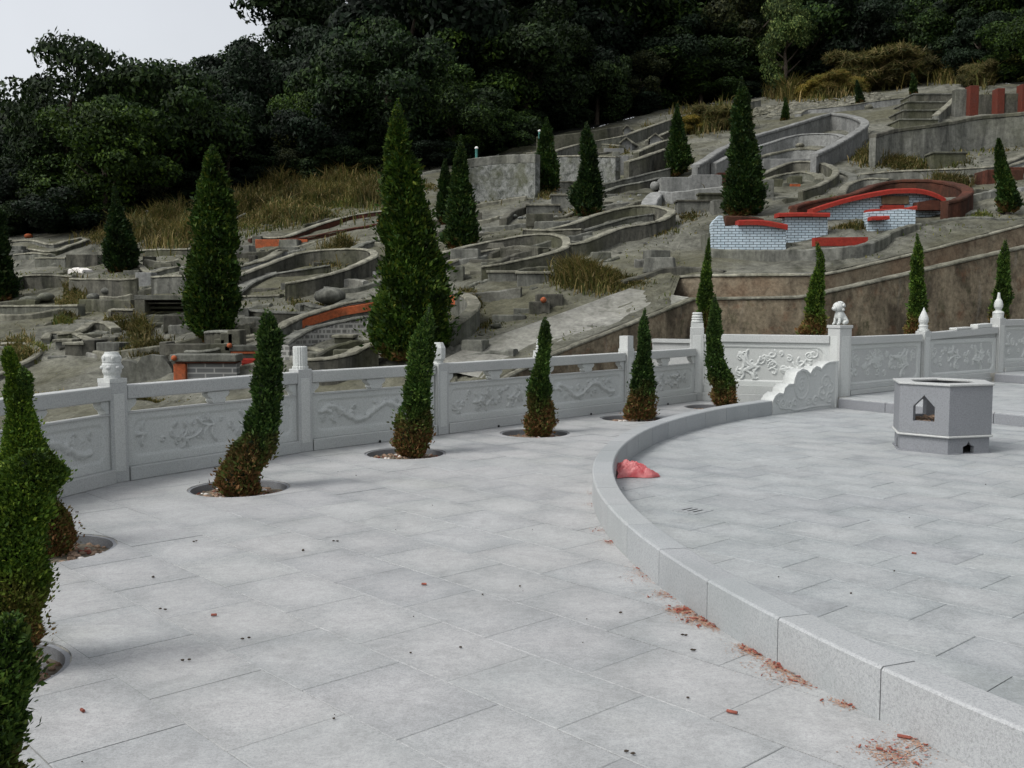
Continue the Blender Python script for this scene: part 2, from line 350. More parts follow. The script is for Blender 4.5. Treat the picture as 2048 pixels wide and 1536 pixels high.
# ------------------------------------------------------------------ ground plan
FENCE = [(-2.2, -1.2), (-3.3, .6), (-3.95, 2.6), (-4.3, 4.6)]
PP = [(-4.42, 7.72), (-3.81, 9.79), (-2.44, 11.85), (-.96, 13.42), (.43, 15.02), (1.84, 16.57), (3.27, 18.22)]
FENCE_ALL = FENCE[:3] + [(-4.42, 5.55)] + PP
LION = (5.47, 17.2); PA3 = (7.62, 19.1); PB3 = (9.74, 20.68); PC3 = (12.3, 22.55)
CC = np.array([11.41, 8.22]); RIN, ROUT, WH = 10.54, 10.73, .225
az1 = math.radians(-42.5); E1 = np.array([math.sin(az1), math.cos(az1)]); E2 = np.array([math.cos(az1), -math.sin(az1)])
ROTT = math.atan2(E1[1], E1[0])
S1 = np.array([5.31, 16.86]); SD = np.array([.555, -.832]); S2 = np.array([9.45, 20.3]); SN = np.array([.832, .555])
HOLES = [(-1.35, 2.55), (-2.55, 4.67), (-3.25, 7.08), (-2.53, 9.45), (-1.22, 11.68), (.30, 13.52), (1.78, 15.3), (3.32, 16.98)]
HR = .465
def inpoly(p, poly):
    x, y = p; c = False; n = len(poly)
    for i in range(n):
        x1, y1 = poly[i]; x2, y2 = poly[(i + 1) % n]
        if (y1 > y) != (y2 > y) and x < (x2 - x1) * (y - y1) / (y2 - y1) + x1: c = not c
    return c
FAR_R = (13.5, 4.0)
DECK = [tuple(p) for p in FENCE_ALL] + [LION, PA3, PB3, PC3, (18, 18), (18, -3), (0, -3)]
def circ(c, r, n): return [(c[0] + r * math.cos(2 * PI * i / n), c[1] + r * math.sin(2 * PI * i / n)) for i in range(n)]
def on_left(p):
    return inpoly(p, DECK) and np.hypot(p[0] - CC[0], p[1] - CC[1]) > RIN + .08 and np.dot(np.array(p) - S1, SN) < .0 and all(np.hypot(p[0] - h[0], p[1] - h[1]) > HR for h in HOLES)
def on_court(p): return np.hypot(p[0] - CC[0], p[1] - CC[1]) < RIN + .08 and np.dot(np.array(p) - S1, SN) < .0
def on_p1(p): return inpoly(p, DECK) and .35 < np.dot(np.array(p) - S1, SN) and np.dot(np.array(p) - S2, SN) < 0
def on_p2(p): return inpoly(p, DECK) and .35 < np.dot(np.array(p) - S2, SN)
CURVE_L = [(CC[0] + (RIN + .08) * math.cos(a), CC[1] + (RIN + .08) * math.sin(a)) for a in np.linspace(math.radians(118), math.radians(225), 130)]
def L2(p, q): return [tuple(p), tuple(q)]
CONS = {'left': [CURVE_L, DECK + [DECK[0]], L2(S1 - SD * 3, S1 + SD * 15)] + [circ(h, HR, 44) + [circ(h, HR, 44)[0]] for h in HOLES],
        'court': [CURVE_L, L2(S1 - SD * 3, S1 + SD * 15)],
        'p1': [DECK + [DECK[0]], L2(S1 + SN * .35 - SD * 3, S1 + SN * .35 + SD * 15), L2(S2 - SD * 3, S2 + SD * 15)],
        'p2': [DECK + [DECK[0]], L2(S2 + SN * .35 - SD * 3, S2 + SN * .35 + SD * 15)]}
def visible(p):
    return p[1] > 2.6 and abs(p[0]) < p[1] * .53 + .7
def lay_tiles(parent, key, pred, pu, pv, off, z, mat, zbase=.03):
    fullmesh = None; gap = .0016; tiles = []
    for i in range(-6, 42):
        for j in range(-6, 62):
            v = off[1] + j * pv; u = off[0] + i * pu + (pu / 2 if j % 2 else 0)
            c = E1 * u + E2 * v
            if not visible(c): continue
            hx, hy = pu / 2 - gap, pv / 2 - gap
            cs = [c + E1 * a + E2 * b for a, b in ((-hx, -hy), (hx, -hy), (hx, hy), (-hx, hy))]
            inside = [pred(tuple(q)) for q in cs] + [pred(tuple(c))]
            near = any(min(np.hypot(*(np.array(q) - c)) for q in line) < .9 for line in CONS[key]) if key != 'p1' and key != 'p2' else True
            rad = .5
            segs = []
            for line in CONS[key]:
                for a, b in zip(line[:-1], line[1:]):
                    a = np.array(a); b = np.array(b); ab = b - a; t = max(0, min(1, np.dot(c - a, ab) / (ab @ ab + 1e-12)))
                    if np.linalg.norm(a + ab * t - c) < rad: segs.append((a, b))
            if not segs:
                if not inside[-1]: continue
                tiles.append((c, None))
            else:
                vs = [Vector(q) for q in cs]; es = [(0, 1), (1, 2), (2, 3), (3, 0)]
                for a, b in segs:
                    k = len(vs); vs += [Vector(a), Vector(b)]; es.append((k, k + 1))
                r = delaunay_2d_cdt(vs, es, [], 0, 1e-5); ov, of = r[0], r[2]
                tri = []
                for f in of:
                    m = sum((ov[q] for q in f), Vector((0, 0))) / 3; rel = np.array(m) - c
                    if abs(rel @ E1) < hx and abs(rel @ E2) < hy and pred(tuple(m)): tri.append(tuple(f))
                if not tri: continue
                tiles.append((c, (ov, tri)))
    tiles.sort(key=lambda q: np.hypot(*q[0]))
    def geom(item, zz):
        c, g = item
        if g is None:
            hx, hy = pu / 2 - gap, pv / 2 - gap; be = .003
            vs = [(-hx, -hy, -.02), (hx, -hy, -.02), (hx, hy, -.02), (-hx, hy, -.02), (-hx, -hy, -be), (hx, -hy, -be), (hx, hy, -be), (-hx, hy, -be),
                  (-hx + be, -hy + be, 0), (hx - be, -hy + be, 0), (hx - be, hy - be, 0), (-hx + be, hy - be, 0)]
            fs = [(8, 9, 10, 11)] + [(a, (a + 1) % 4, (a + 1) % 4 + 4, a + 4) for a in range(4)] + [(a + 4, (a + 1) % 4 + 4, (a + 1) % 4 + 8, a + 8) for a in range(4)]
            return vs, fs
        ov, tri = g; used = sorted({q for f in tri for q in f}); mp = {q: k for k, q in enumerate(used)}; n = len(used)
        loc = [((np.array(ov[q]) - c) @ E1, (np.array(ov[q]) - c) @ E2) for q in used]
        # local frame is rotated so that x runs along E1, y along the left normal of E1
        loc = [(a, -b) for a, b in loc]
        vs = [(a, b, 0) for a, b in loc] + [(a, b, -.08 if key == 'left' else -.02) for a, b in loc]
        fs = []; cnt = {}
        for f in tri:
            g_ = [mp[q] for q in f]; a, b, c3 = [np.array(loc[q]) for q in g_]
            if (b[0] - a[0]) * (c3[1] - a[1]) - (b[1] - a[1]) * (c3[0] - a[0]) < 0: g_ = g_[::-1]
            fs.append(tuple(g_))
            for a_, b_ in zip(g_, g_[1:] + g_[:1]): cnt[(a_, b_)] = 1
        for (a_, b_) in list(cnt):
            if (b_, a_) not in cnt: fs.append((a_, a_ + n, b_ + n, b_))
        return vs, fs
    rest = MB()
    for k, it in enumerate(tiles):
        c, g = it; vs, fs = geom(it, z); dz = random.uniform(-.0012, .0012)
        if k < 298:
            if g is None and fullmesh is not None: me = fullmesh
            else:
                me = bpy.data.meshes.new('paving_slab'); me.from_pydata([tuple(map(float, q)) for q in vs], [], fs); me.update(); me.materials.append(mat)
                if g is None: fullmesh = me
            o = bpy.data.objects.new('paving_slab', me); COL.objects.link(o); o.parent = parent
            o.location = (c[0], c[1], z + dz); o.rotation_euler = (random.uniform(-.0012, .0012), random.uniform(-.0012, .0012), ROTT)
        else:
            ca, sa = math.cos(ROTT), math.sin(ROTT)
            rest.add([(c[0] + x * ca - y * sa, c[1] + x * sa + y * ca, z + zz + dz) for x, y, zz in vs], fs)
    if rest.v: rest.build('far_slabs', mat, parent)['kind'] = 'stuff'
    return len(tiles)
# deck mass: grout bed with the planting holes left open
def deckmesh(name, poly, z0, z1, holes, mat, kind='structure'):
    vs = [Vector(p) for p in poly]; es = [(i, (i + 1) % len(poly)) for i in range(len(poly))]
    for h in holes:
        c = circ(h, HR + .0015, 44); k = len(vs); vs += [Vector(q) for q in c]; es += [(k + i, k + (i + 1) % 44) for i in range(44)]
    r = delaunay_2d_cdt(vs, es, [], 0, 1e-5); ov, of = r[0], r[2]; mb = MB(); tri = []
    for f in of:
        m = sum((ov[q] for q in f), Vector((0, 0))) / 3
        if inpoly(tuple(m), poly) and all(np.hypot(m.x - h[0], m.y - h[1]) > HR - .01 for h in holes):
            a, b, c = [ov[q] for q in f]
            if (b - a).cross(c - a) < 0: f = list(f)[::-1]
            tri.append(tuple(f))
    n = len(ov); mb.v = [(q.x, q.y, z1) for q in ov] + [(q.x, q.y, z0) for q in ov]; mb.f = tri; es = {(a, b) for f in tri for a, b in zip(f, f[1:] + f[:1])}
    mb.f = tri + [(a, a + n, b + n, b) for a, b in es if (b, a) not in es]
    me = bpy.data.meshes.new(name); me.from_pydata([tuple(map(float, q)) for q in mb.v], [], mb.f); me.update()
    return props(link(name, me, mat), kind=kind)
outer = [tuple(np.array(p) + 0) for p in DECK]
# widen the deck a little beyond the fence line
ctr = np.array([5, 8.]); outer = [tuple(np.array(p) + (np.array(p) - ctr) / np.linalg.norm(np.array(p) - ctr) * .16) for p in DECK]
terrace = deckmesh('terrace_paving', outer, -1.6, -.006, HOLES, M['grout'])
court = deckmesh('court_paving', [tuple(CC + (RIN + .05) * np.array([math.cos(a), math.sin(a)])) for a in np.linspace(math.radians(112), math.radians(262), 60)] + [(16, 1.0), (16, 4)], -.005, -.0045, [], M['grout'])
n1 = lay_tiles(terrace, 'left', on_left, .705, .537, (.015, .427), 0.0, M['slab'])
n2 = lay_tiles(court, 'court', on_court, .72, .45, (.04, .07), 0.003, M['slab2'])
def platform(name, S, z0, z1, far):
    poly = [tuple(S + SN * .01 - SD * .3), tuple(S + SN * .01 + SD * 14), tuple(S + SN * 9 + SD * 14), tuple(S + SN * 9 - SD * 1)]
    return poly
p1poly = [tuple(S1 + SN * .06 - SD * .05), tuple(S1 + SN * .06 + SD * 15), (18, 10), PC3, PB3, PA3, LION]
upper = deckmesh('platform_paving', p1poly, -.0, .164, [], M['grout'])
p2poly = [tuple(S2 + SN * .06 - SD * .2), tuple(S2 + SN * .06 + SD * 15), (20, 12), PC3, PB3]
top_ = deckmesh('upper_platform_paving', p2poly, .16, .334, [], M['grout'])
lay_tiles(upper, 'p1', on_p1, .72, .45, (.3, .2), .17, M['slab2']); lay_tiles(top_, 'p2', on_p2, .72, .45, (.3, .2), .34, M['slab2'])
# step kerbs
for S, z0, lab, nm in ((S1, 0.0, 'lower granite step running right from the lion post', 'stone_step'), (S2, .17, 'upper granite step at the right edge beside the bulb post', 'stone_step')):
    st = thing(nm, (*S, z0), lab, 'step', 'granite steps of the court')
    for k in range(14 if z0 == 0 else 7):
        a = S + SD * (k * .9 + (.08 if z0 == 0 else .1)); b = S + SD * ((k + 1) * .9 + .07)
        m_ = MB(); m_.beam(a + SN * .175, b + SN * .175, .35, z0 + .002, z0 + .17, z0 + .002, z0 + .17); m_.build('kerb_stone', M['wallstone'], st, bevel=.006)
        m_ = MB(); m_.beam(a - SN * .008, b - SN * .008, .022, z0 + .002, z0 + .150, z0 + .002, z0 + .150); m_.build('riser', M['burner'], st, bevel=.003)

# ------------------------------------------------------------------ planting pits
for k, h in enumerate(HOLES):
    labs = ['planting pit nearest the camera at the bottom left corner', 'half hidden round planting pit at the lower left edge', 'round planting pit at the left edge below the double column tree',
            'large round planting pit around the curved juniper, left of centre', 'round planting pit with white stones, third post from the left behind it', 'round planting pit in front of the fence, near the middle', 'round planting pit just left of the far curve of the kerb wall', 'round planting pit mostly hidden behind the kerb wall']
    t = thing('planting_pit', (h[0], h[1], -.1), labs[k], 'planting pit', 'round pits cut into the terrace paving')
    m_ = MB(); n = 44
    vs = [(h[0] + r * math.cos(2 * PI * i / n), h[1] + r * math.sin(2 * PI * i / n), z) for r, z in ((HR - .003, -.008), (HR - .003, -.13), (HR - .03, -.13), (HR - .03, -.008)) for i in range(n)]
    m_.add(vs, [(r * n + i, r * n + (i + 1) % n, ((r + 1) % 4) * n + (i + 1) % n, ((r + 1) % 4) * n + i) for r in range(4) for i in range(n)]); m_.build('rim', M['burner'], t)
    m_ = MB(); rr = [0, .12, .22, .33, HR - .01]; vs = []
    for r in rr:
        for i in range(24): vs.append((h[0] + r * math.cos(2 * PI * i / 24), h[1] + r * math.sin(2 * PI * i / 24), -.075 + .035 * math.exp(-r * 6) + random.uniform(-.008, .008)))
    m_.add(vs, [(a * 24 + i, a * 24 + (i + 1) % 24, (a + 1) * 24 + (i + 1) % 24, (a + 1) * 24 + i) for a in range(4) for i in range(24)]); m_.build('soil', M['soil'], t, True)
    for nm, mt, cnt, smin, smax in (('pebbles', 'pebble', 150, .01, .026), ('pale_chips', 'whitestone', 16, .012, .035), ('paper_scraps', 'paper', 34, .008, .02)):
        m_ = MB()
        for q in range(cnt):
            r = (HR - .05) * math.sqrt(random.random()); a = random.uniform(0, 2 * PI); s = random.uniform(smin, smax)
            m_.ball((h[0] + r * math.cos(a), h[1] + r * math.sin(a), -.07 + .035 * math.exp(-r * 6)), (s, s * random.uniform(.6, 1), s * .6), 6, 4, .15)
        m_.build(nm, M[mt], t)['kind'] = 'stuff'

# ------------------------------------------------------------------ kerb wall and cloud scroll slab
a_end = math.atan2(15.74 - CC[1], 3.95 - CC[0]); kw = thing('kerb_wall', (*(CC + RIN * np.array([-1, 0])), 0), 'low curved granite kerb wall sweeping round the court', 'kerb wall')
ang = a_end; k = 0; first = 4.6 / RIN
dang = .7 / 10.64
while ang < math.radians(262):
    b = ang + dang - .0006; mb = MB(); n = 5; vs = []; dz = random.uniform(-.0015, .0015)
    prof = [(RIN, 0), (ROUT, 0), (ROUT, WH - .012), (ROUT - .008, WH - .002), (ROUT - .014, WH), (RIN + .014, WH), (RIN + .008, WH - .002), (RIN, WH - .012)]; kk = len(prof)
    for i in range(n + 1):
        a = ang + (b - ang) * i / n
        for r, z in prof: vs.append((CC[0] + r * math.cos(a), CC[1] + r * math.sin(a), z + (dz if z else .001)))
    fs = [(i * kk + j, i * kk + (j + 1) % kk, (i + 1) * kk + (j + 1) % kk, (i + 1) * kk + j) for i in range(n) for j in range(kk)] + [tuple(range(kk))[::-1], tuple(n * kk + j for j in range(kk))]
    mb.add(vs, fs).build('kerb_block', M['wallstone'], kw); ang += dang
# relief helper -----------------------------------------------------
def swirl(cx, cy, r, turns, ph, s=1, n=30):
    return [(cx + r * (1 - .85 * k / n) * math.cos(ph + s * 2 * PI * turns * k / n), cy + r * (1 - .85 * k / n) * math.sin(ph + s * 2 * PI * turns * k / n)) for k in range(n + 1)]
def stroke_field(X, Y, strokes):
    Hh = np.zeros_like(X)
    for pts, w_, h_ in strokes:
        D = np.full_like(X, 9.)
        for (x1, y1), (x2, y2) in zip(pts[:-1], pts[1:]):
            dx, dy = x2 - x1, y2 - y1; l = dx * dx + dy * dy + 1e-9
            t = np.clip(((X - x1) * dx + (Y - y1) * dy) / l, 0, 1); D = np.minimum(D, np.hypot(X - x1 - t * dx, Y - y1 - t * dy))
        q = np.clip(1 - (D / w_) ** 2, 0, 1); Hh = np.maximum(Hh, h_ * np.sqrt(q))
    return Hh
def dragon(W, Hh, rs, style):
    S = []
    if style == 0:                                       # serpent body looping along the panel
        b = [(x, Hh * .5 + Hh * .30 * math.sin(x / W * 2 * PI * 2.0 + rs.uniform(0, .5)) * (1 - .3 * x / W)) for x in np.linspace(W * .06, W * .9, 46)]
        S.append((b, Hh * .085, .014)); S.append(([(x, y + Hh * .11) for x, y in b[3:30]], Hh * .02, .008)); S.append(([(x, y - Hh * .10) for x, y in b[12:44]], Hh * .02, .008))
        S.append(([(W * .03, Hh * .62), (W * .07, Hh * .68), (W * .11, Hh * .58)], Hh * .08, .016))
        for k in range(9): 
            c = b[int(rs.uniform(6, 44))]; a = rs.uniform(0, 6.28); l = rs.uniform(.14, .3) * Hh
            for q in (-.5, 0, .5): S.append(([c, (c[0] + l * .5 * math.cos(a), c[1] + l * .5 * math.sin(a)), (c[0] + l * math.cos(a + q), c[1] + l * math.sin(a + q))], Hh * .028, .010))
    else:
        for k in range(5):                               # phoenix and cloud plumes
            x = W * (.08 + .19 * k + rs.uniform(-.03, .03)); y = Hh * rs.uniform(.25, .75)
            for q in range(4):
                a = rs.uniform(-.8, .8) + (0 if k % 2 else PI); l = Hh * rs.uniform(.4, .8)
                S.append(([(x + l * t * math.cos(a + .9 * t * (1 if q % 2 else -1)), y + l * t * math.sin(a + .9 * t * (1 if q % 2 else -1)) * .7) for t in np.linspace(0, 1, 9)], Hh * .04, .013))
    for k in range(30 if style else 22):
        S.append((swirl(W * rs.uniform(.05, .95), Hh * rs.uniform(.15, .85), Hh * rs.uniform(.06, .16), rs.uniform(.7, 1.5), rs.uniform(0, 6), rs.choice([-1, 1]), 16), Hh * .026, .009))
    return S
def relief_panel(a, b, nrm, z0, z1, rz0, rz1, inset, seed, style, depth=.014, off=.04):
    """front face of a slab from a to b, with a sunk, round-cornered, carved field"""
    a = np.array(a); b = np.array(b); W = np.linalg.norm(b - a); d = (b - a) / W; Hh = z1 - z0
    nx = int(W / .0105); nz = int(Hh / .0105); u = np.linspace(0, W, nx); v = np.linspace(0, Hh, nz); U, Vv = np.meshgrid(u, v)
    rw = W - 2 * inset; rh = rz1 - rz0; cx, cy = W / 2, (rz0 + rz1) / 2 - z0; rad = rh * .22
    qx = np.abs(U - cx) - (rw / 2 - rad); qy = np.abs(Vv - cy) - (rh / 2 - rad)
    sd = np.hypot(np.maximum(qx, 0), np.maximum(qy, 0)) + np.minimum(np.maximum(qx, qy), 0) - rad
    rs = random.Random(seed)
    D = 1.9 * stroke_field(U - (cx - rw / 2), Vv - (cy - rh / 2), dragon(rw, rh, rs, style))
    t = np.clip(-sd / .012, 0, 1); Hf = -depth * t + D * np.clip((-sd - .01) / .015, 0, 1) * 1.15
    groove = np.exp(-((sd - .0) / .008) ** 2) * -.004; Hf += groove
    X = a[0] + d[0] * U + nrm[0] * (off + Hf); Y = a[1] + d[1] * U + nrm[1] * (off + Hf); Z = z0 + Vv
    V = np.stack([X, Y, Z], -1).reshape(-1, 3); idx = np.arange(nx * nz).reshape(nz, nx)
    F = np.stack([idx[:-1, :-1], idx[:-1, 1:], idx[1:, 1:], idx[1:, :-1]], -1).reshape(-1, 4)
    return V, F
def fastobj(name, V, F, mat, parent, smooth=True):
    o0 = root_loc(parent); me = fast(name, np.asarray(V) - o0, F); return link(name, me, mat, parent, None, smooth)
# cloud scroll slab closing the kerb wall against the lion post
a_lion = math.atan2(16.89 - CC[1], 5.30 - CC[0])
scr = thing('scroll_slab', (4.6, 16.3, 0), 'cloud scroll granite slab stepping up from the kerb wall to the lion post', 'carved slab')
ux = np.array([840, 850, 880, 940, 995, 1003, 1020, 1080, 1150, 1158, 1165, 1200, 1280, 1350, 1392, 1400, 1420, 1480, 1535, 1552, 1560, 1600, 1660, 1790.]); ux = (ux - 840) / 950
uz = np.array([.225, .25, .30, .34, .315, .33, .40, .455, .455, .47, .54, .63, .68, .65, .60, .61, .66, .71, .685, .655, .68, .73, .765, .77])
NU, NZ = 170, 60; uu = np.linspace(0, 1, NU); topz = np.interp(uu, ux, uz); T = np.linspace(0, 1, NZ)
U, Tt = np.meshgrid(uu, T); Zs = Tt * topz[None, :] + .001; Us = U * 1.76
edge = np.stack([np.interp(uu, ux, uz)], 0)
ex = uu * 1.76; ez = topz
DE = np.full_like(Us, 9.)
for k in range(0, NU, 2): DE = np.minimum(DE, np.hypot(Us - ex[k], Zs - ez[k]))
rim = np.where((DE > .035) & (Us < 1.70), -.014, 0.0)
def cxz(x, y): return ((x - 840) / 950 * 1.76, (885 - 110 * (x - 840) / 950 - y) / 860)
mc = cxz(1275, 470); circ1 = [(mc[0] + .19 * math.cos(a), mc[1] + .225 * math.sin(a)) for a in np.linspace(0, 2 * PI, 40)]
S = [(circ1, .012, .016)]
rs = random.Random(3)
S += [(swirl(mc[0], mc[1], .12, 1.6, 1.0), .014, .012), (swirl(mc[0] + .03, mc[1] - .05, .08, 1.2, 4.0, -1), .012, .012)]
for x, y, r, sg in ((930, 640, .10, 1), (1000, 740, .08, -1), (1100, 740, .09, 1), (1180, 720, .07, -1), (1450, 300, .09, -1), (1480, 690, .09, 1), (1620, 420, .13, 1), (1580, 560, .12, -1), (1680, 640, .10, 1), (1690, 500, .1, -1), (1380, 700, .08, 1)):
    S.append((swirl(*cxz(x, y), r, 1.3, rs.uniform(0, 6), sg), .013, .013))
S.append(([cxz(*q) for q in ((870, 690), (930, 740), (960, 790), (1040, 800), (1120, 800), (1180, 820), (1300, 800), (1420, 770), (1540, 750), (1700, 740))], .014, .013))
dis = rim + stroke_field(Us, Zs, S) * (DE > .03)
A = a_end + (a_lion - a_end) * U; R = RIN - .012 - dis
Vf = np.stack([CC[0] + R * np.cos(A), CC[1] + R * np.sin(A), Zs], -1).reshape(-1, 3)
idx = np.arange(NU * NZ).reshape(NZ, NU); F = np.stack([idx[:-1, :-1], idx[1:, :-1], idx[1:, 1:], idx[:-1, 1:]], -1).reshape(-1, 4)
fastobj('carved_face', Vf, F, M['carved'], scr)
mb = MB(); vs = []
for k in range(NU):
    a = a_end + (a_lion - a_end) * uu[k]
    for r, z in ((RIN - .012, topz[k] + .001), (ROUT + .012, topz[k] + .001), (ROUT + .012, .001)): vs.append((CC[0] + r * math.cos(a), CC[1] + r * math.sin(a), z))
fs = [(k * 3 + j, k * 3 + j + 1, k * 3 + j + 4, k * 3 + j + 3) for k in range(NU - 1) for j in range(2)]; 
mb.add(vs, fs); a = a_end; mb.add([(CC[0] + r * math.cos(a), CC[1] + r * math.sin(a), z) for r, z in ((RIN - .012, .001), (ROUT + .012, .001), (ROUT + .012, .226), (RIN - .012, .226))], [(0, 1, 2, 3)])
a = a_lion; mb.add([(CC[0] + r * math.cos(a), CC[1] + r * math.sin(a), z) for r, z in ((RIN - .012, .001), (ROUT + .012, .001), (ROUT + .012, .771), (RIN - .012, .771))], [(3, 2, 1, 0)])
mb.build('body', M['carved'], scr, True)

# ------------------------------------------------------------------ balustrades
def post(parent, p, z0, zt, wd, rz, kind, zf):
    x, y = p; mb = MB(); mb.box((x, y, (z0 + zt) / 2 + .0005), (wd, wd, zt - z0), rz); sh = mb.build('post', M['granite'], parent, bevel=.008)
    if kind != 'none':
        mb = MB(); mb.box((x, y, z0 + (zt - z0) * .5), (wd * .62, wd + .006, (zt - z0) * .78), rz).box((x, y, z0 + (zt - z0) * .5), (wd + .006, wd * .62, (zt - z0) * .78), rz); mb.build('raised_face', M['carved'], sh, bevel=.004)
    h = zf - zt; c = (x, y, zt); r = wd * .5
    if kind == 'drum': pr = [(r * .98, 0), (r * .98, .03), (r * .84, .035), (r * .88, .06), (r * .88, h - .01), (r * .82, h)]; mb = MB().lathe(c, pr, 36, .07)
    elif kind == 'lantern':
        mb = MB(); mb.box((x, y, zt + .02), (wd * 1.0, wd * 1.0, .04), rz).lathe(c, [(r * .8, .04), (r * .78, .07), (r * .92, .10), (r * .95, .17), (r * .84, .20), (r * .7, h * .62), (r * .92, h * .68), (r * .9, h * .86), (r * .7, h * .95), (r * .66, h)], 24)
        for k in range(6): a = k * PI / 3; mb.ball((x + r * .8 * math.cos(a), y + r * .8 * math.sin(a), zt + h * .8), (.022, .022, .028), 8, 5); mb.ball((x + r * .86 * math.cos(a + .5), y + r * .86 * math.sin(a + .5), zt + h * .5), (.028, .028, .02), 8, 5)
    elif kind == 'facet': mb = MB().lathe(c, [(r * .75, 0), (r * .7, .03), (r * 1.0, .06), (r * 1.05, .12), (r * 1.05, h - .07), (r * .8, h - .02), (r * .7, h)], 8, rz=rz + PI / 8)
    elif kind == 'block': mb = MB(); mb.box((x, y, zt + .015), (wd * .96, wd * .96, .03), rz).box((x, y, zt + .03 + (h - .03) / 2), (wd * .84, wd * .84, h - .03), rz)
    elif kind == 'stack':
        mb = MB(); mb.box((x, y, zt + h * .15), (wd * .9, wd * .9, h * .3), rz)
        for k in range(4): mb.lathe((x, y, zt + h * (.3 + .17 * k)), [(r * (.78 - .05 * k), 0), (r * (.9 - .05 * k), h * .05), (r * (.9 - .05 * k), h * .11), (r * (.76 - .05 * k), h * .165)], 20)
    elif kind == 'flame': mb = MB().lathe(c, [(r * 1.05, 0), (r * 1.05, .03), (r * .8, .035), (r * .78, .07), (r * .85, .09), (r * .85, .105), (r * .66, .12), (r * .84, .17), (r * .9, .21), (r * .8, .26), (r * .5, .33), (r * .22, .39), (r * .04, h)], 24)
    elif kind == 'bulb': mb = MB().lathe(c, [(r * 1.0, 0), (r * 1.0, .08), (r * 1.06, .10), (r * .9, .13), (r * .5, .15), (r * .55, .17), (r * .8, .22), (r * .82, .27), (r * .66, .34), (r * .34, .39), (r * .2, h)], 24)
    else: return sh
    mb.build('finial', M['carved'], sh, kind in ('flame', 'bulb', 'lantern', 'stack') and False, bevel=0)
    return sh
def frame(a, b):
    a = np.array(a, float); b = np.array(b, float); d = (b - a) / np.linalg.norm(b - a); return a, b, d, np.array([d[1], -d[0]])
def open_panel(parent, A, B, hw, seed, z0=0.0):
    a, b, d, n = frame(A, B); a2 = a + d * hw; b2 = b - d * hw; W = np.linalg.norm(b2 - a2)
    mb = MB().beam(a2, b2, .15, z0 + .79, z0 + .925, z0 + .79, z0 + .925); mb.build('rail', M['granite'], parent, bevel=.012)
    mb = MB().beam(a2, b2, .20, z0 + .001, z0 + .135, z0 + .001, z0 + .135); mb.build('plinth', M['granite'], parent, bevel=.008)
    mb = MB().beam(a2 - n * .012, b2 - n * .012, .075, z0 + .136, z0 + .645, z0 + .136, z0 + .645); sl_ = mb.build('slab', M['granite'], parent)
    V, F = relief_panel(a2, b2, n, z0 + .137, z0 + .645, z0 + .225, z0 + .575, .09, seed, seed % 2, off=.04)
    fastobj('carved_panel', V, F, M['carved'], parent)
    mb = MB().beam(a2 - n * .002, b2 - n * .002, .115, z0 + .646, z0 + .662, z0 + .646, z0 + .662); mb.build('slab_lip', M['granite'], sl_, bevel=.004)
    def fn(c): 
        return lambda u, v, t: (*(a2 + d * (c + u) + n * t), z0 + .662 + v)
    vase = [(-.075, 0), (.075, 0), (.10, .03), (.09, .05), (.13, .075), (.15, .10), (.14, .125), (-.14, .125), (-.15, .10), (-.13, .075), (-.09, .05), (-.10, .03)]
    mb = MB().extrude(vase, fn(W / 2), .05, -.05); mb.build('bracket', M['carved'], parent, bevel=.006)
    half = [(0, 0), (.045, 0), (.06, .035), (.10, .06), (.12, .09), (.115, .125), (0, .125)]
    mb = MB().extrude(half, fn(.003), .045, -.045); mb.build('bracket', M['carved'], parent, bevel=.006)
    mb = MB().extrude([(-u, v) for u, v in half][::-1], fn(W - .003), .045, -.045); mb.build('bracket', M['carved'], parent, bevel=.006)
    mb = MB().lathe((0, 0, 0), [(.016, 0), (.016, .01)], 10); c = a2 + d * W * .5 + n * .103
    mb.v = [(c[0] + q[0] * d[0] + n[0] * q[2], c[1] + q[0] * d[1] + n[1] * q[2], z0 + .018 + q[1]) for q in mb.v]; mb.build('weep_hole', M['drain'], parent)
def solid_panel(parent, A, B, hw, seed, z0, rt, rz0, rz1, pl, rtb=None):
    a, b, d, n = frame(A, B); a2 = a + d * hw; b2 = b - d * hw; rtb = rt if rtb is None else rtb
    MB().beam(a2, b2, .17, rt - .135, rt, rtb - .135, rtb).build('rail', M['granite'], parent, bevel=.012)
    MB().beam(a2, b2, .27, z0 + .001, z0 + pl * .5, z0 + .001, z0 + pl * .5).build('plinth', M['granite'], parent, bevel=.008)
    MB().beam(a2, b2, .20, z0 + pl * .5, z0 + pl, z0 + pl * .5, z0 + pl).build('base_course', M['granite'], parent, bevel=.008)
    zt = min(rt, rtb) - .136
    MB().beam(a2 - n * .012, b2 - n * .012, .075, z0 + pl, rt - .136, z0 + pl, rtb - .136).build('slab', M['granite'], parent)
    V, F = relief_panel(a2, b2, n, z0 + pl + .001, zt, rz0, rz1, .1, seed, seed % 2, off=.045, depth=.02)
    fastobj('carved_panel', V, F, M['carved'], parent)
def dirz(a, b): return math.atan2(b[1] - a[1], b[0] - a[0])
bal = thing('balustrade', (*PP[0], 0), 'long pale granite balustrade with pierced gaps, from the left edge to the corner post', 'balustrade')
bal2 = thing('balustrade', (4.4, 17.7, 0), 'solid carved granite balustrade between the corner post and the lion post', 'balustrade')
bal3 = thing('balustrade', (7.6, 19.1, .17), 'carved granite balustrade climbing right behind the hexagonal burner', 'balustrade')
allp = [(-3.95, 2.6), (-4.42, 5.55)] + PP
kinds = ['drum', 'block', 'facet', 'lantern', 'drum', 'facet', 'stack', 'block', None]
tops = [.95, .95, .95, .955, .955, .93, .95, .955]; fins = [1.2, 1.2, 1.2, 1.245, 1.215, 1.2, 1.2, 1.19]
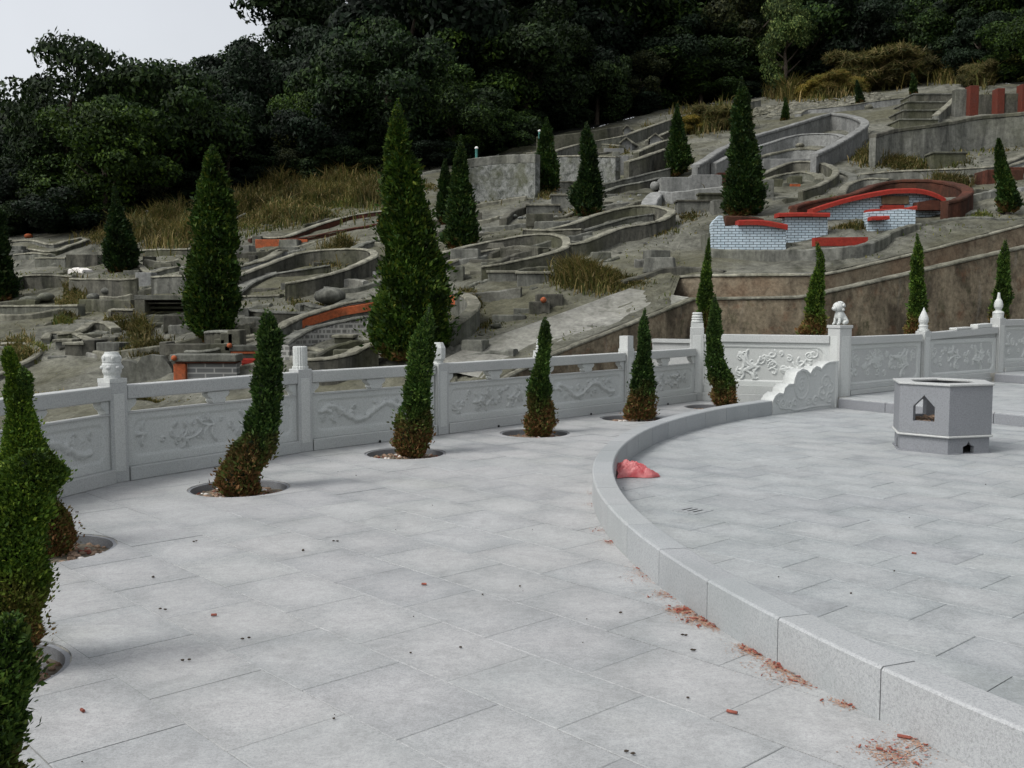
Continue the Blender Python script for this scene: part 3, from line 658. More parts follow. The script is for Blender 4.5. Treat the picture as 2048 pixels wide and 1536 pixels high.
for k in range(8):
    p = allp[k]; q = allp[k + 1]; pr = allp[max(k - 1, 0)]
    post(bal, p, 0, tops[k], .19, dirz(p, q), kinds[k], fins[k])
    open_panel(bal, p, q, .11 if k < 7 else .14, 10 + k)
rz2 = dirz(PP[6], LION)
post(bal, PP[6], 0, 1.29, .235, rz2 + .3, 'stack', 1.56)
solid_panel(bal2, PP[6], LION, .15, 31, 0, 1.175, .38, .955, .30)
lp = post(bal2, LION, 0, 1.31, .27, PI / 4 - .3, 'cap', 1.31)
MB().box((*LION, 1.325), (.30, .30, .05), PI / 4 - .3).build('cap', M['granite'], bal2, bevel=.006)
MB().box((*LION, .06), (.33, .33, .12), PI / 4 - .3).build('foot', M['granite'], bal2, bevel=.006)
solid_panel(bal3, LION, PA3, .17, 41, .17, 1.15, .36, .94, .16)
post(bal3, PA3, .17, 1.20, .20, dirz(PA3, PB3), 'flame', 1.64)
solid_panel(bal3, PA3, PB3, .12, 43, .17, 1.17, .40, .95, .18, 1.25)
a_, b_, d_, n_ = frame(PA3, PB3)
for u, h in ((1.0, .06), (1.75, .1)):
    c = a_ + d_ * u; zz = 1.17 + .08 * u / 2.6; MB().beam(c, c + d_ * .55, .165, zz, zz + h * .8, zz + .02, zz + h).build('rail_step', M['carved'], bal3, bevel=.015)
post(bal3, PB3, .17, 1.42, .21, dirz(PB3, PC3), 'bulb', 1.93)
solid_panel(bal3, PB3, PC3, .12, 45, .34, 1.39, .58, 1.18, .18)
post(bal3, PC3, .34, 1.5, .21, dirz(PB3, PC3), 'bulb', 2.0)

# ------------------------------------------------------------------ stone lion on its post (one skinned body, head turned left)
def skin(name, pts, edges, radii, mat, parent, sub=2):
    o0 = root_loc(parent); me = bpy.data.meshes.new(name); me.from_pydata([tuple(np.array(p) - o0) for p in pts], edges, [])
    o = link(name, me, mat, parent); m = o.modifiers.new('s', 'SKIN'); m.use_smooth_shade = True
    for k, r in enumerate(radii): me.skin_vertices[0].data[k].radius = (r, r) if not hasattr(r, '__len__') else r
    me.skin_vertices[0].data[0].use_root = True
    s = o.modifiers.new('u', 'SUBSURF'); s.levels = sub; s.render_levels = sub; return o
LZ = 1.35; lion = thing('stone_lion', (*LION, LZ), 'small seated guardian lion carved in grey stone on top of the square post', 'statue')
fwd = np.array([-.93, -.36]); sd_ = np.array([.36, -.93])
def lw(f, s, z): return (LION[0] + fwd[0] * f + sd_[0] * s, LION[1] + fwd[1] * f + sd_[1] * s, LZ + z)
pts = [lw(-.08, 0, .07), lw(-.03, 0, .13), lw(.03, 0, .19), lw(.04, 0, .25), lw(.05, .055, .11), lw(.07, .06, .02), lw(.11, .06, .015), lw(.05, -.055, .11), lw(.07, -.06, .02), lw(.11, -.06, .015), lw(-.06, .075, .06), lw(.01, .085, .02), lw(-.06, -.075, .06), lw(.01, -.085, .02), lw(-.11, 0, .08), lw(-.11, 0, .14)]
skin('body', pts, [(0, 1), (1, 2), (2, 3), (2, 4), (4, 5), (5, 6), (2, 7), (7, 8), (8, 9), (0, 10), (10, 11), (0, 12), (12, 13), (0, 14), (14, 15)],
     [.075, .075, .07, .06, .03, .024, .026, .03, .024, .026, .05, .028, .05, .028, .02, .03], M['carved'], lion)
mb = MB(); mb.ball(lw(.05, 0, .30), (.088, .09, .084), 16, 10); mb.build('head', M['carved'], lion, True)
mb = MB(); mb.ball(lw(.125, 0, .275), (.040, .055, .036), 12, 8).ball(lw(.143, 0, .30), (.014, .02, .012), 8, 6); mb.build('muzzle', M['carved'], lion, True)
for s in (-1, 1): MB().ball(lw(.105, s * .03, .325), (.014, .014, .012), 8, 6).build('eye', M['carved'], lion, True); MB().ball(lw(.01, s * .07, .32), (.022, .014, .026), 8, 6).build('ear', M['carved'], lion, True)
mb = MB()
for k in range(34): a = random.uniform(0, 2 * PI); b = random.uniform(-.5, 1.3); mb.ball(lw(.02 - .075 * math.cos(b) * abs(math.cos(a)) * .9, .095 * math.cos(b) * math.sin(a), .295 + .085 * math.sin(b)), (.024,) * 3, 7, 5)
mb.build('mane', M['carved'], lion, True)

# ------------------------------------------------------------------ hexagonal burner
BC = np.array([5.06, 12.08]); bu = thing('incense_burner', (*BC, 0), 'hexagonal grey granite incense burner with pointed arch openings', 'incense burner')
VA = math.atan2(-BC[1], -BC[0]) + .145
def hexr(R): return [BC + R * np.array([math.cos(VA + k * PI / 3), math.sin(VA + k * PI / 3)]) for k in range(6)]
def wall_with_hole(mb, a, b, z0, z1, th, hole):
    a = np.array(a); b = np.array(b); W = np.linalg.norm(b - a); d = (b - a) / W; n = np.array([-d[1], d[0]])
    if np.dot(n, BC - a) < 0: n = -n                    # inward
    outerp = [(0, z0), (W, z0), (W, z1), (0, z1)]; vs = [Vector(q) for q in outerp]; es = [(0, 1), (1, 2), (2, 3), (3, 0)]
    hh = []
    if hole: hh = [(W / 2 + u, v) for u, v in hole]; k = len(vs); vs += [Vector(q) for q in hh]; es += [(k + i, k + (i + 1) % len(hh)) for i in range(len(hh))]
    r = delaunay_2d_cdt(vs, es, [], 0, 1e-6); ov = r[0]; tri = [f for f in r[2] if not (hole and inpoly(tuple(sum((ov[q] for q in f), Vector((0, 0))) / 3), hh))]
    for t in (0, th):
        sh = t * .577
        mb.add([(*(a + d * (q.x if abs(q.x) > 1e-4 and abs(q.x - W) > 1e-4 else (sh if q.x < W / 2 else W - sh)) + n * t), q.y) for q in ov], [tuple(f) for f in tri])
    if hole: m = len(hh); mb.add([(*(a + d * u + n * t), v) for t in (0, th) for u, v in hh], [(i, (i + 1) % m, (i + 1) % m + m, i + m) for i in range(m)])
H1 = hexr(.575); H0 = hexr(.555)
arch = [(-.125, .36), (.125, .36), (.125, .53), (.0, .66), (-.125, .53)]
low = [(-.075, .012), (.075, .012), (.075, .085), (.03, .10), (0, .145), (-.03, .10), (-.075, .085)]
for k in range(6):
    mb = MB(); wall_with_hole(mb, H1[k], H1[(k + 1) % 6], .215, .775, .07, arch if k % 2 == 1 else None)
    mb.build('side_panel', M['burner'], bu)
    mb = MB(); wall_with_hole(mb, H0[k], H0[(k + 1) % 6], .001, .185, .06, low if k % 2 == 0 else None); mb.build('base_panel', M['burner'], bu)
def hexring(mb, Ro, Ri, z0, z1):
    o = hexr(Ro); i = hexr(Ri); vs = [(*q, z0) for q in o] + [(*q, z1) for q in o] + [(*q, z1) for q in i] + [(*q, z0) for q in i]
    mb.add(vs, [(r * 6 + k, r * 6 + (k + 1) % 6, ((r + 1) % 4) * 6 + (k + 1) % 6, ((r + 1) % 4) * 6 + k) for r in range(4) for k in range(6)])
mb = MB(); hexring(mb, .597, .45, .188, .212); mb.build('waist_moulding', M['granite'], bu, bevel=.008)
mb = MB(); hexring(mb, .597, .38, .776, .800); mb.build('top_rim', M['granite'], bu, bevel=.006)
mb = MB(); hexring(mb, .585, .5, .0005, .012); mb.build('foot_strip', M['burner'], bu)
mb = MB(); mb.lathe((*BC, .30), [(.5, 0), (.5, .03)], 6, rz=VA); mb.build('inner_shelf', M['burner'], bu)
mb = MB()
for k in range(150): r = .42 * math.sqrt(random.random()); a = random.uniform(0, 6.28); mb.ball((BC[0] + r * math.cos(a), BC[1] + r * math.sin(a), .345), (.025, .025, .015), 5, 3, .2)
mb.build('ash', M['pebble'], bu)['kind'] = 'stuff'

# ------------------------------------------------------------------ red plastic bag, drain, litter
b0 = gz(1270, 955); mb = MB(); n, m_ = 30, 22; vs = []
rs = np.random.default_rng(5)
for j in range(m_):
    for i in range(n):
        u = i / (n - 1); v = j / (m_ - 1); q = math.sin(PI * v) ** .6 * math.sin(PI * min(1, .06 + .94 * u)) ** .5
        x = -.19 + .42 * u + .02 * math.sin(v * 7); y = (v - .5) * (.30 - .2 * u) + .04 * math.sin(u * 6)
        crease = .036 * abs(math.sin(u * 9 + v * 5)) + .02 * abs(math.sin(v * 13 - u * 6)) + .014 * abs(math.sin(u * 23 + v * 17)) + random.uniform(0, .007)
        z = .006 + q * (.065 * math.exp(-((u - .28) / .35) ** 2) + .02) + crease * q * 1.3
        vs.append((b0[0] + x, b0[1] + y + .04, z + .004))
mb.add(vs, [(j * n + i, j * n + i + 1, (j + 1) * n + i + 1, (j + 1) * n + i) for j in range(m_ - 1) for i in range(n - 1)])
mb.add([(b0[0] - .18 + .05 * k, b0[1] + .16 + .015 * (k % 2), .004 + .13 * (1 - k / 4.) * (1 if j else 0) + .01) for j in (0, 1) for k in range(5)], [(k, k + 1, k + 6, k + 5) for k in range(4)])
bag = props(mb.build('plastic_bag', M['bag'], None, False), 'crumpled translucent red plastic bag lying against the inside of the kerb wall', 'bag')
g0 = gz(1385, 1022); dr = thing('drain_grate', (g0[0], g0[1], .004), 'small square stone drain cover with three dark slots set in the court paving', 'drain')
mb = MB().box((g0[0], g0[1], .005), (.24, .24, .006), ROTT); mb.build('cover', M['slab2'], dr, bevel=.001)
for k in (-1, 0, 1):
    c = np.array(g0[:2]) + E1 * k * .055; MB().box((c[0], c[1], .0086), (.016, .13, .002), ROTT).build('slot', M['drain'], dr)
def cracker(p, L, r, rz, label):
    mb = MB().tube([(p[0] - L / 2 * math.cos(rz), p[1] - L / 2 * math.sin(rz), r + .003), (p[0] + L / 2 * math.cos(rz), p[1] + L / 2 * math.sin(rz), r + .003)], r, 8)
    return props(mb.build('spent_firecracker', M['paper']), label, 'firecracker', 'spent firecracker tubes on the terrace')
for (x, y, l, lb) in ((1464, 1428, .045, 'spent red firecracker tube lying alone on the paving near the bottom right'), (428, 1233, .03, 'red firecracker stub left of centre on the terrace paving'), (848, 1171, .03, 'red firecracker stub in the middle of the terrace paving'),
                      (165, 1425, .025, 'red firecracker stub near the bottom left corner'), (1828, 1109, .03, 'lone red firecracker tube on the court paving below the burner'), (1562, 1332, .04, 'red firecracker tube propped in the litter against the kerb wall'),
                      (1808, 1478, .05, 'red firecracker tube by the foot of the kerb wall near the bottom edge'), (1360, 1222, .04, 'red firecracker tube on the largest heap of paper beside the kerb wall')):
    p = gz(x, y); cracker(p, l, .007, random.uniform(-.8, .2), lb)
rs = random.Random(11); mb = MB(); md = MB(); mg = MB()
heaps = [(1225, 1085, 20, .10), (1330, 1190, 30, .12), (1300, 1150, 30, .25), (1365, 1222, 120, .10), (1400, 1240, 90, .12), (1430, 1252, 40, .1), (1510, 1302, 80, .12), (1560, 1335, 80, .14), (1600, 1360, 50, .12), (1690, 1408, 25, .08), (1775, 1505, 50, .12), (1800, 1518, 40, .12), (1830, 1488, 25, .1), (1200, 1060, 14, .1), (1175, 1010, 10, .15), (1183, 985, 8, .2)]
for x, y, cnt, sp in heaps:
    c = gz(x, y)
    for k in range(int(cnt * .3)):
        q = c[:2] + np.array([rs.gauss(0, sp * .38), rs.gauss(0, sp * .38)]); dd = np.linalg.norm(q - CC)
        if dd < ROUT + .006: q = CC + (q - CC) / dd * (ROUT + .006 + rs.random() * .02)
        s = rs.uniform(.003, .008); a = rs.uniform(0, 6.28); z = .004
        if rs.random() < .35: mb.tube([(q[0], q[1], z + s * .6), (q[0] + math.cos(a) * s * 3, q[1] + math.sin(a) * s * 3, z + s * .6)], s * .6, 5)
        else: mb.add([(q[0] + s * 1.6 * math.cos(a + t), q[1] + s * 1.2 * math.sin(a + t), z + rs.uniform(0, .008)) for t in (0, 1.6, 3.1, 4.7)], [(0, 1, 2, 3)])
    for k in range(cnt * 7):
        q = c[:2] + np.array([rs.gauss(0, sp * .45), rs.gauss(0, sp * .45)]); dd = np.linalg.norm(q - CC)
        if dd < ROUT + .003: q = CC + (q - CC) / dd * (ROUT + .003 + rs.random() * .05)
        s = rs.uniform(.0015, .005); a = rs.uniform(0, 6.28)
        md.add([(q[0] + s * math.cos(a + t), q[1] + s * math.sin(a + t), .0035 + k * 1e-6) for t in (0, 1.6, 3.1, 4.7)], [(0, 1, 2, 3)])
props(mb.build('firecracker_litter', M['paper']), 'drift of shredded red firecracker paper along the outer foot of the kerb wall', 'litter', kind='stuff')
props(md.build('paper_dust', M['dust']), 'thin film of red paper dust along the outer foot of the kerb wall', 'dust', kind='stuff')
mb = MB()
for k in range(34):
    x = rs.uniform(0, 2048); y = rs.uniform(880, 1530); p = gz(x, y); s = rs.uniform(.003, .008)
    if on_left(tuple(p[:2])) or on_court(tuple(p[:2])): mb.ball((p[0], p[1], .004 + s * .5), (s, s * .8, s * .6), 6, 4, .2)
for x, y in ((380, 1086), (300, 1156), (323, 1222), (375, 1323), (490, 1282), (667, 1083), (1363, 1275), (1394, 1303), (1267, 1508), (1237, 1227), (612, 1103), (153, 1026)):
    p = gz(x, y)
    for q in range(2): mb.ball((p[0] + rs.gauss(0, .02), p[1] + rs.gauss(0, .02), .01), (.010, .005, .005), 6, 4, .2)
props(mb.build('leaf_crumbs', M['bark']), 'scattered dry leaf crumbs and seed cases on the paving', 'debris', kind='stuff')

# ------------------------------------------------------------------ junipers and cypresses
def foliage(V0, prof, Y, N, s, rs, lump=.16, flat=.2):
    """prof: rows (ypx, xl, xr) of the outline at distance Y -> column of small sprays"""
    rows = [(atY((l + r) / 2, y, Y), (r - l) / 2 / FPX * Y) for y, l, r in prof]; rows.sort(key=lambda q: q[0][2])
    zs = np.array([q[0][2] for q in rows]); xs = np.array([q[0][0] for q in rows]); rr = np.array([q[1] for q in rows])
    return zs, xs, rr
def column_tree(parent, zs, xs, rr, Y, N, s, seed, mat, lump=.16, twist=0.0):
    g = np.random.default_rng(seed); zz = np.linspace(zs[0], zs[-1], 400); ww = np.interp(zz, zs, rr) + .01; cdf = np.cumsum(ww); cdf /= cdf[-1]
    z = np.interp(g.random(N), cdf, zz); th = g.random(N) * 2 * PI; r = np.interp(z, zs, rr); cx = np.interp(z, zs, xs); Ht = zs[-1] - zs[0]
    ph = g.random(12) * 6.28; lum = 0
    for k in range(6): lum = lum + np.sin(th * (1 + k % 4) + ph[k] + z / Ht * (9 + 7 * k)) * (1 / (1.5 + k * .35))
    rad = r * (.97 + lump * lum * .5) * (1 - .28 * g.random(N) ** 2.0)
    dy = rr.max() * twist * np.sin(z / Ht * 7 + ph[0])
    P = np.stack([cx + rad * np.cos(th), Y + dy + rad * np.sin(th) * .92, z], -1)
    out = np.stack([np.cos(th), np.sin(th), np.full(N, .9)], -1) + g.normal(0, .55, (N, 3)); out /= np.linalg.norm(out, axis=1)[:, None]
    side = np.cross(out, g.normal(0, 1, (N, 3))); side /= np.linalg.norm(side, axis=1)[:, None] + 1e-9
    ok = g.random(N) < .07; P[ok, :2] += ((P[ok, :2] - np.stack([cx, np.full(N, Y) + dy], -1)[ok]) * g.uniform(.05, .38, ok.sum())[:, None])
    sz = s * g.uniform(.55, 1.45, N)[:, None] * np.clip(r / (s * 2.2), .45, 1)[:, None]
    V = np.stack([P - out * sz * .5, P + side * sz * .36 + out * sz * .1, P + out * sz * .95, P - side * sz * .36 + out * sz * .1], 1).reshape(-1, 3)
    F = np.arange(N * 4).reshape(N, 4)
    # stray sprigs beyond the outline
    fo = fastobj('foliage', V, F, mat, parent, False)
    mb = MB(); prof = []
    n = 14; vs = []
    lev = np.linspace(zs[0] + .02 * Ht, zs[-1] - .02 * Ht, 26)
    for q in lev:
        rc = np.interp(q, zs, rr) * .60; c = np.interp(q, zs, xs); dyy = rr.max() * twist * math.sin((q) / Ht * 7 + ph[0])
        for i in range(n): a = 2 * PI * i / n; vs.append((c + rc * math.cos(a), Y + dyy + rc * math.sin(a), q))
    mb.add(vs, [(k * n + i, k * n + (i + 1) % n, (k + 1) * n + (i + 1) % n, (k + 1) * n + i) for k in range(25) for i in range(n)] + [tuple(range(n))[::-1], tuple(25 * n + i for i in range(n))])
    mb.build('dark_core', M['core'], parent, True)  # solid dark core added inside the sprays to block see-through
def trunk(parent, x, Y, z0, z1, r, lean=0):
    MB().tube([(x, Y, z0), (x + lean * .5, Y, (z0 + z1) / 2), (x + lean, Y, z1)], [r, r * .8, r * .5], 8).build('trunk', M['bark'], parent)
JUN = [
 (3, 9.45, 'spiral juniper with a strong S curve and rusty foot, left of centre on the terrace', [(618, 532, 538), (630, 529, 548), (650, 525, 555), (668, 517, 566), (700, 517, 562), (740, 512, 559), (775, 503, 558), (800, 501, 556), (840, 492, 558), (875, 483, 551), (905, 466, 545), (935, 447, 531), (960, 438, 528), (985, 442, 522), (996, 460, 505)]),
 (4, 11.68, 'spiral juniper leaning left in front of the third post, brown at the foot', [(608, 857, 860), (622, 853, 864), (640, 845, 866), (660, 834, 866), (680, 821, 863), (700, 817, 862), (740, 816, 862), (790, 809, 862), (830, 806, 863), (855, 796, 865), (885, 783, 859), (905, 790, 850), (917, 805, 840)]),
 (5, 13.52, 'slim upright juniper standing before the fourth balustrade panel', [(634, 1089, 1092), (650, 1082, 1098), (680, 1079, 1099), (720, 1073, 1098), (760, 1062, 1098), (790, 1059, 1102), (820, 1054, 1106), (850, 1047, 1106), (868, 1052, 1099), (876, 1062, 1090)]),
 (6, 15.3, 'slim juniper with a bare whip tip left of the kerb wall far end', [(616, 1290, 1292), (630, 1285, 1293), (640, 1281, 1294), (670, 1277, 1297), (700, 1275, 1299), (740, 1269, 1303), (775, 1263, 1310), (800, 1255, 1308), (820, 1249, 1305), (838, 1254, 1302)]),
 (7, 16.98, 'juniper leaning right in the corner by the tall corner post', [(588, 1429, 1432), (605, 1424, 1435), (620, 1421, 1438), (650, 1417, 1439), (690, 1413, 1442), (730, 1416, 1452), (760, 1419, 1466), (785, 1424, 1472), (805, 1427, 1471), (815, 1435, 1465)]),
 (2, 7.08, 'juniper at the left edge with two upright tips, rooted in the second pit', [(693, 4, 16), (720, 2, 26), (745, 8, 36), (775, 8, 56), (810, 11, 62), (850, 14, 73), (900, 15, 90), (940, 15, 105), (1000, 20, 122), (1050, 28, 132), (1090, 38, 137), (1112, 60, 125)]),
 (1, 4.67, 'bushy dark juniper at the left edge bulging towards the terrace', [(900, 50, 92), (925, 14, 112), (960, 0, 116), (990, -8, 114), (1020, -15, 108), (1060, -20, 100), (1100, -30, 92), (1150, -42, 92), (1200, -55, 82), (1240, -70, 72), (1290, -95, 62), (1330, -120, 40), (1365, -140, -50)]),
 (0, 2.55, 'bright green juniper nearest the camera in the bottom left corner', [(1236, -2, 24), (1260, -30, 34), (1300, -55, 46), (1340, -75, 50), (1400, -90, 60), (1440, -110, 60), (1480, -130, 54), (1540, -160, 58), (1640, -200, 50), (1780, -260, 20), (1930, -240, -20)]),
]
for hi, Y, lab, prof in JUN:
    zs, xs, rr = foliage(None, prof, Y, 0, 0, None)
    z0 = max(-.07, -.07); zs = np.maximum(zs, -.06); hx = HOLES[hi]
    t = thing('spiral_juniper', (xs[0], Y, -.06), lab, 'juniper tree', 'spiral clipped junipers in the terrace pits')
    near = Y < 8; N = int(np.clip(13000 * (rr.mean() / .13), 9500, 20000)) * (3 if near else 1); s = .012 + .0008 * Y if near else .023 + .0006 * Y
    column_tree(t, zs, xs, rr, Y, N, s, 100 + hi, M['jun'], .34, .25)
    if hi == 2:
        zs2, xs2, rr2 = foliage(None, [(733, 42, 48), (745, 38, 58), (760, 34, 64), (790, 30, 62)], Y, 0, 0, None); column_tree(t, zs2, xs2, rr2, Y, 1200, s, 55, M['jun'])
    if hi == 1:
        zs2, xs2, rr2 = foliage(None, [(905, 84, 92), (915, 90, 120), (930, 95, 128), (950, 80, 130)], Y, 0, 0, None); column_tree(t, zs2, xs2, rr2, Y - .05, 1500, s, 56, M['jun'])
    trunk(t, xs[0], Y, -.09, zs[0] + .35, .022, xs[2] - xs[0])
BED = [
 (19.6, 'thin upright cypress behind the balustrade just left of the corner juniper', [(476, 1416, 1418), (500, 1411, 1420), (530, 1408, 1422), (570, 1402, 1423), (600, 1397, 1423), (640, 1398, 1425), (670, 1400, 1424)]),
 (20.0, 'thin twisted cypress behind the balustrade left of the stone lion', [(484, 1630, 1633), (505, 1632, 1644), (520, 1637, 1650), (545, 1631, 1650), (580, 1622, 1646), (600, 1614, 1644), (640, 1609, 1645), (665, 1600, 1648), (678, 1606, 1640)]),
 (20.6, 'thin cypress behind the flame topped post', [(467, 1831, 1833), (500, 1829, 1845), (540, 1826, 1847), (580, 1823, 1847), (620, 1817, 1849), (650, 1813, 1848), (672, 1815, 1846)]),
 (22.2, 'thin cypress behind the bulb topped post at the right edge', [(478, 2009, 2012), (500, 2005, 2018), (520, 2002, 2020), (560, 1996, 2017), (590, 1988, 2017), (620, 1981, 2014), (660, 1982, 2012)]),
]
for k, (Y, lab, prof) in enumerate(BED):
    zs, xs, rr = foliage(None, prof, Y, 0, 0, None); t = thing('slim_cypress', (xs[0], Y, 1.0), lab, 'cypress', 'thin cypresses in the raised bed behind the balustrade')
    column_tree(t, zs, xs, rr, Y, 6500, .050, 200 + k, M['jun'], .25, .3); trunk(t, xs[0], Y, .95, zs[0] + .4, .03)
HILL = [
 ('large dark cypress rising over the pierced balustrade, tallest of all, left of centre', (820, 715), [(200, 796, 799), (220, 790, 803), (250, 783, 810), (300, 776, 819), (340, 772, 845), (400, 768, 848), (450, 770, 862), (500, 769, 870), (530, 755, 879), (580, 751, 895), (620, 750, 892), (660, 748, 889), (695, 755, 880), (718, 785, 862)]),
 ('tall dark cypress above the brick grave on the left', (428, 684), [(288, 423, 427), (310, 414, 436), (350, 402, 448), (400, 391, 462), (450, 386, 466), (500, 384, 472), (560, 380, 476), (600, 378, 479), (640, 380, 478), (668, 390, 470), (686, 410, 450)]),
 ('medium cypress with a drooping wide base far left', (240, 548), [(372, 225, 229), (400, 222, 236), (430, 222, 246), (450, 219, 256), (480, 214, 268), (510, 211, 273), (530, 213, 273), (550, 224, 262)]),
 ('cypress cut by the left edge of the picture', (5, 600), [(420, -10, 4), (460, -22, 12), (500, -30, 16), (540, -36, 24), (570, -36, 32), (600, -20, 26)]),
 ('pointed cypress right of the tallest one, front of a close pair', (922, 497), [(270, 920, 923), (300, 914, 929), (350, 905, 936), (400, 898, 943), (450, 891, 953), (480, 890, 957), (497, 900, 948)]),
 ('smaller cypress tucked behind the pointed one of the pair', (892, 448), [(318, 889, 892), (340, 884, 897), (370, 880, 904), (400, 877, 908), (430, 876, 908), (448, 882, 902)]),
 ('cypress beside the green pole and blotched white wall', (1095, 386), [(235, 1091, 1094), (260, 1084, 1101), (290, 1077, 1104), (320, 1074, 1112), (345, 1073, 1117), (370, 1077, 1113), (387, 1086, 1104)]),
 ('stout cypress in the middle of the slope among ring graves', (1176, 434), [(243, 1172, 1175), (265, 1165, 1182), (290, 1163, 1187), (320, 1163, 1190), (350, 1157, 1196), (380, 1149, 1204), (405, 1146, 1207), (425, 1152, 1200), (436, 1164, 1190)]),
 ('narrow cypress left of the big smooth cement grave', (1357, 352), [(208, 1353, 1355), (235, 1347, 1361), (270, 1343, 1369), (300, 1338, 1377), (325, 1335, 1382), (342, 1334, 1370), (354, 1334, 1348)]),
 ('tall cypress in front of the big smooth cement grave', (1487, 432), [(155, 1479, 1482), (180, 1477, 1492), (205, 1472, 1499), (240, 1468, 1504), (280, 1466, 1509), (320, 1462, 1513), (350, 1452, 1518), (390, 1449, 1524), (415, 1452, 1522), (433, 1466, 1506)]),
 ('young cypress on the upper cement slope left of two others', (1569, 242), [(194, 1570, 1572), (212, 1567, 1576), (230, 1564, 1577), (242, 1562, 1575)]),
 ('young cypress on the upper cement slope, middle of three', (1720, 210), [(160, 1711, 1714), (180, 1712, 1722), (200, 1713, 1727), (210, 1713, 1727)]),
 ('young cypress at the head of the dark stairs', (1828, 191), [(145, 1823, 1826), (165, 1822, 1832), (182, 1821, 1834), (192, 1822, 1834)]),
 ('cypress leaning left near the right edge above the terrace walls', (2015, 422), [(276, 1996, 1999), (300, 1993, 2008), (330, 1994, 2013), (360, 1995, 2020), (390, 1997, 2028), (410, 1999, 2036), (423, 2004, 2030)]),
]
for k, (lab, (bx, by), prof) in enumerate(HILL):
    b = hp(bx, by); Y = b[1]; zs, xs, rr = foliage(None, prof, Y, 0, 0, None)
    t = thing('cypress', (b[0], Y, b[2] - .1), lab, 'cypress', 'dark conical cypresses on the cemetery slope')
    H_ = zs[-1] - zs[0]; sN = 34000 if k == 0 else (20000 if k in (1, 9) else (10000 if k not in (10, 11, 12) else 2500))
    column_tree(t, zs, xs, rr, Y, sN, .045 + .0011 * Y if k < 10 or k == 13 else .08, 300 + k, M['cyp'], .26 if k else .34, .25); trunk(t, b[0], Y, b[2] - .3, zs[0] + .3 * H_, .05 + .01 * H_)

# ------------------------------------------------------------------ hillside
def solveY(px, py): return hp(px, py)
slabtop = [hp(*q) for q in ((985, 762), (1060, 722), (1130, 692), (1200, 665), (1290, 630), (1340, 610), (1380, 595))]
LOW = [atY(x, y, Y) for x, y, Y in ((1380, 595, 21.0), (1480, 593, 20.9), (1595, 591, 20.9), (1640, 583, 21.0), (1750, 559, 21.6), (1850, 536, 22.2), (1950, 513, 22.8), (2048, 491, 23.4), (2250, 447, 24.6), (2500, 395, 26))]
UPP = [atY(x, y, Y) for x, y, Y in ((1352, 552, 22.9), (1400, 548, 22.5), (1500, 547, 22.1), (1600, 546, 21.8), (1650, 544, 21.9), (1720, 529, 22.3), (1850, 498, 23.0), (1950, 472, 23.6), (2048, 446, 24.2), (2250, 395, 25.3), (2500, 335, 26.8))]
bx = []                                                  # start line of the hillside as (azimuth ratio, Y, z)
for p in [(-9, 3.0), (-5.6, 3.6), (-5.1, 5.2), (-4.9, 7.8), (-4.2, 10.1), (-2.85, 12.2), (-1.4, 13.8), (-.95, 14.6), (-.8, 16.0)]: bx.append((p[0] / p[1], p[1], plane(*p)))
for p in slabtop[:-1] + UPP: bx.append((p[0] / p[1], p[1], p[2]))
bx.sort(); bs = np.array([q[0] for q in bx]); bY = np.array([q[1] for q in bx]); bz = np.array([q[2] for q in bx])
def hnoise(X, Y):
    return .05 * np.sin(X * .9 + 1.3 * np.sin(Y * .5)) + .045 * np.sin(Y * 1.1 + X * .6) + .03 * np.sin(X * 2.3 - Y * 1.7) + .02 * np.sin(X * 4.1 + Y * 3.3)
EDGE = [(-700, 520), (-200, 490), (0, 478), (200, 452), (300, 425), (420, 395), (560, 372), (700, 352), (800, 345), (900, 332), (940, 316), (1000, 303), (1100, 275), (1200, 250), (1300, 225), (1400, 205), (1500, 188), (1650, 180), (1800, 165), (1900, 156), (1950, 166), (2048, 168), (2300, 150), (2700, 120)]
EP = [hp(*q) for q in EDGE]; es_ = np.array([p[0] / p[1] for p in EP]); eY = np.minimum(np.array([p[1] for p in EP]), 66)
o_ = np.argsort(es_); es_, eY = es_[o_], eY[o_]
NS, NR = 380, 230; ss = np.linspace(-2.2, 1.5, NS); Y0 = np.interp(ss, bs, bY); Z0 = np.interp(ss, bs, bz); Ye = np.interp(ss, es_, eY)
def terr(t0, t1, ya, yb, n, pw):
    T = np.linspace(0, 1, n) ** pw; YY = ya[None] + (yb - ya)[None] * T[:, None]; XX = ss[None] * YY
    dz = (Z0 - plane(ss * Y0, Y0))[None] * np.exp(-(YY - Y0[None]) / 2.0)
    fade = np.clip((YY - Y0[None]) / 1.0, 0, 1)
    ZZ = plane(XX, YY) + dz + hnoise(XX, YY) * fade
    jt = RNG.normal(0, 1, (n, NS)); jt = (jt + np.roll(jt, 1, 0) + np.roll(jt, 1, 1) + np.roll(jt, (1, 1), (0, 1))) * .5
    ZZ = ZZ + jt * .014 * fade
    V = np.stack([XX, YY, ZZ], -1).reshape(-1, 3); idx = np.arange(NS * n).reshape(n, NS)
    return V, np.stack([idx[:-1, :-1], idx[:-1, 1:], idx[1:, 1:], idx[1:, :-1]], -1).reshape(-1, 4)
V, F = terr(0, 1, Y0, Ye, NR, 1.3); hill = props(link('hillside', fast('hillside', V, F), M['terrain'], None, None, True), kind='structure')
V, F = terr(0, 1, Ye, np.full(NS, 190.), 60, 1.5); props(link('forest_floor', fast('forest_floor', V, F), M['floor'], None, None, True), kind='structure')
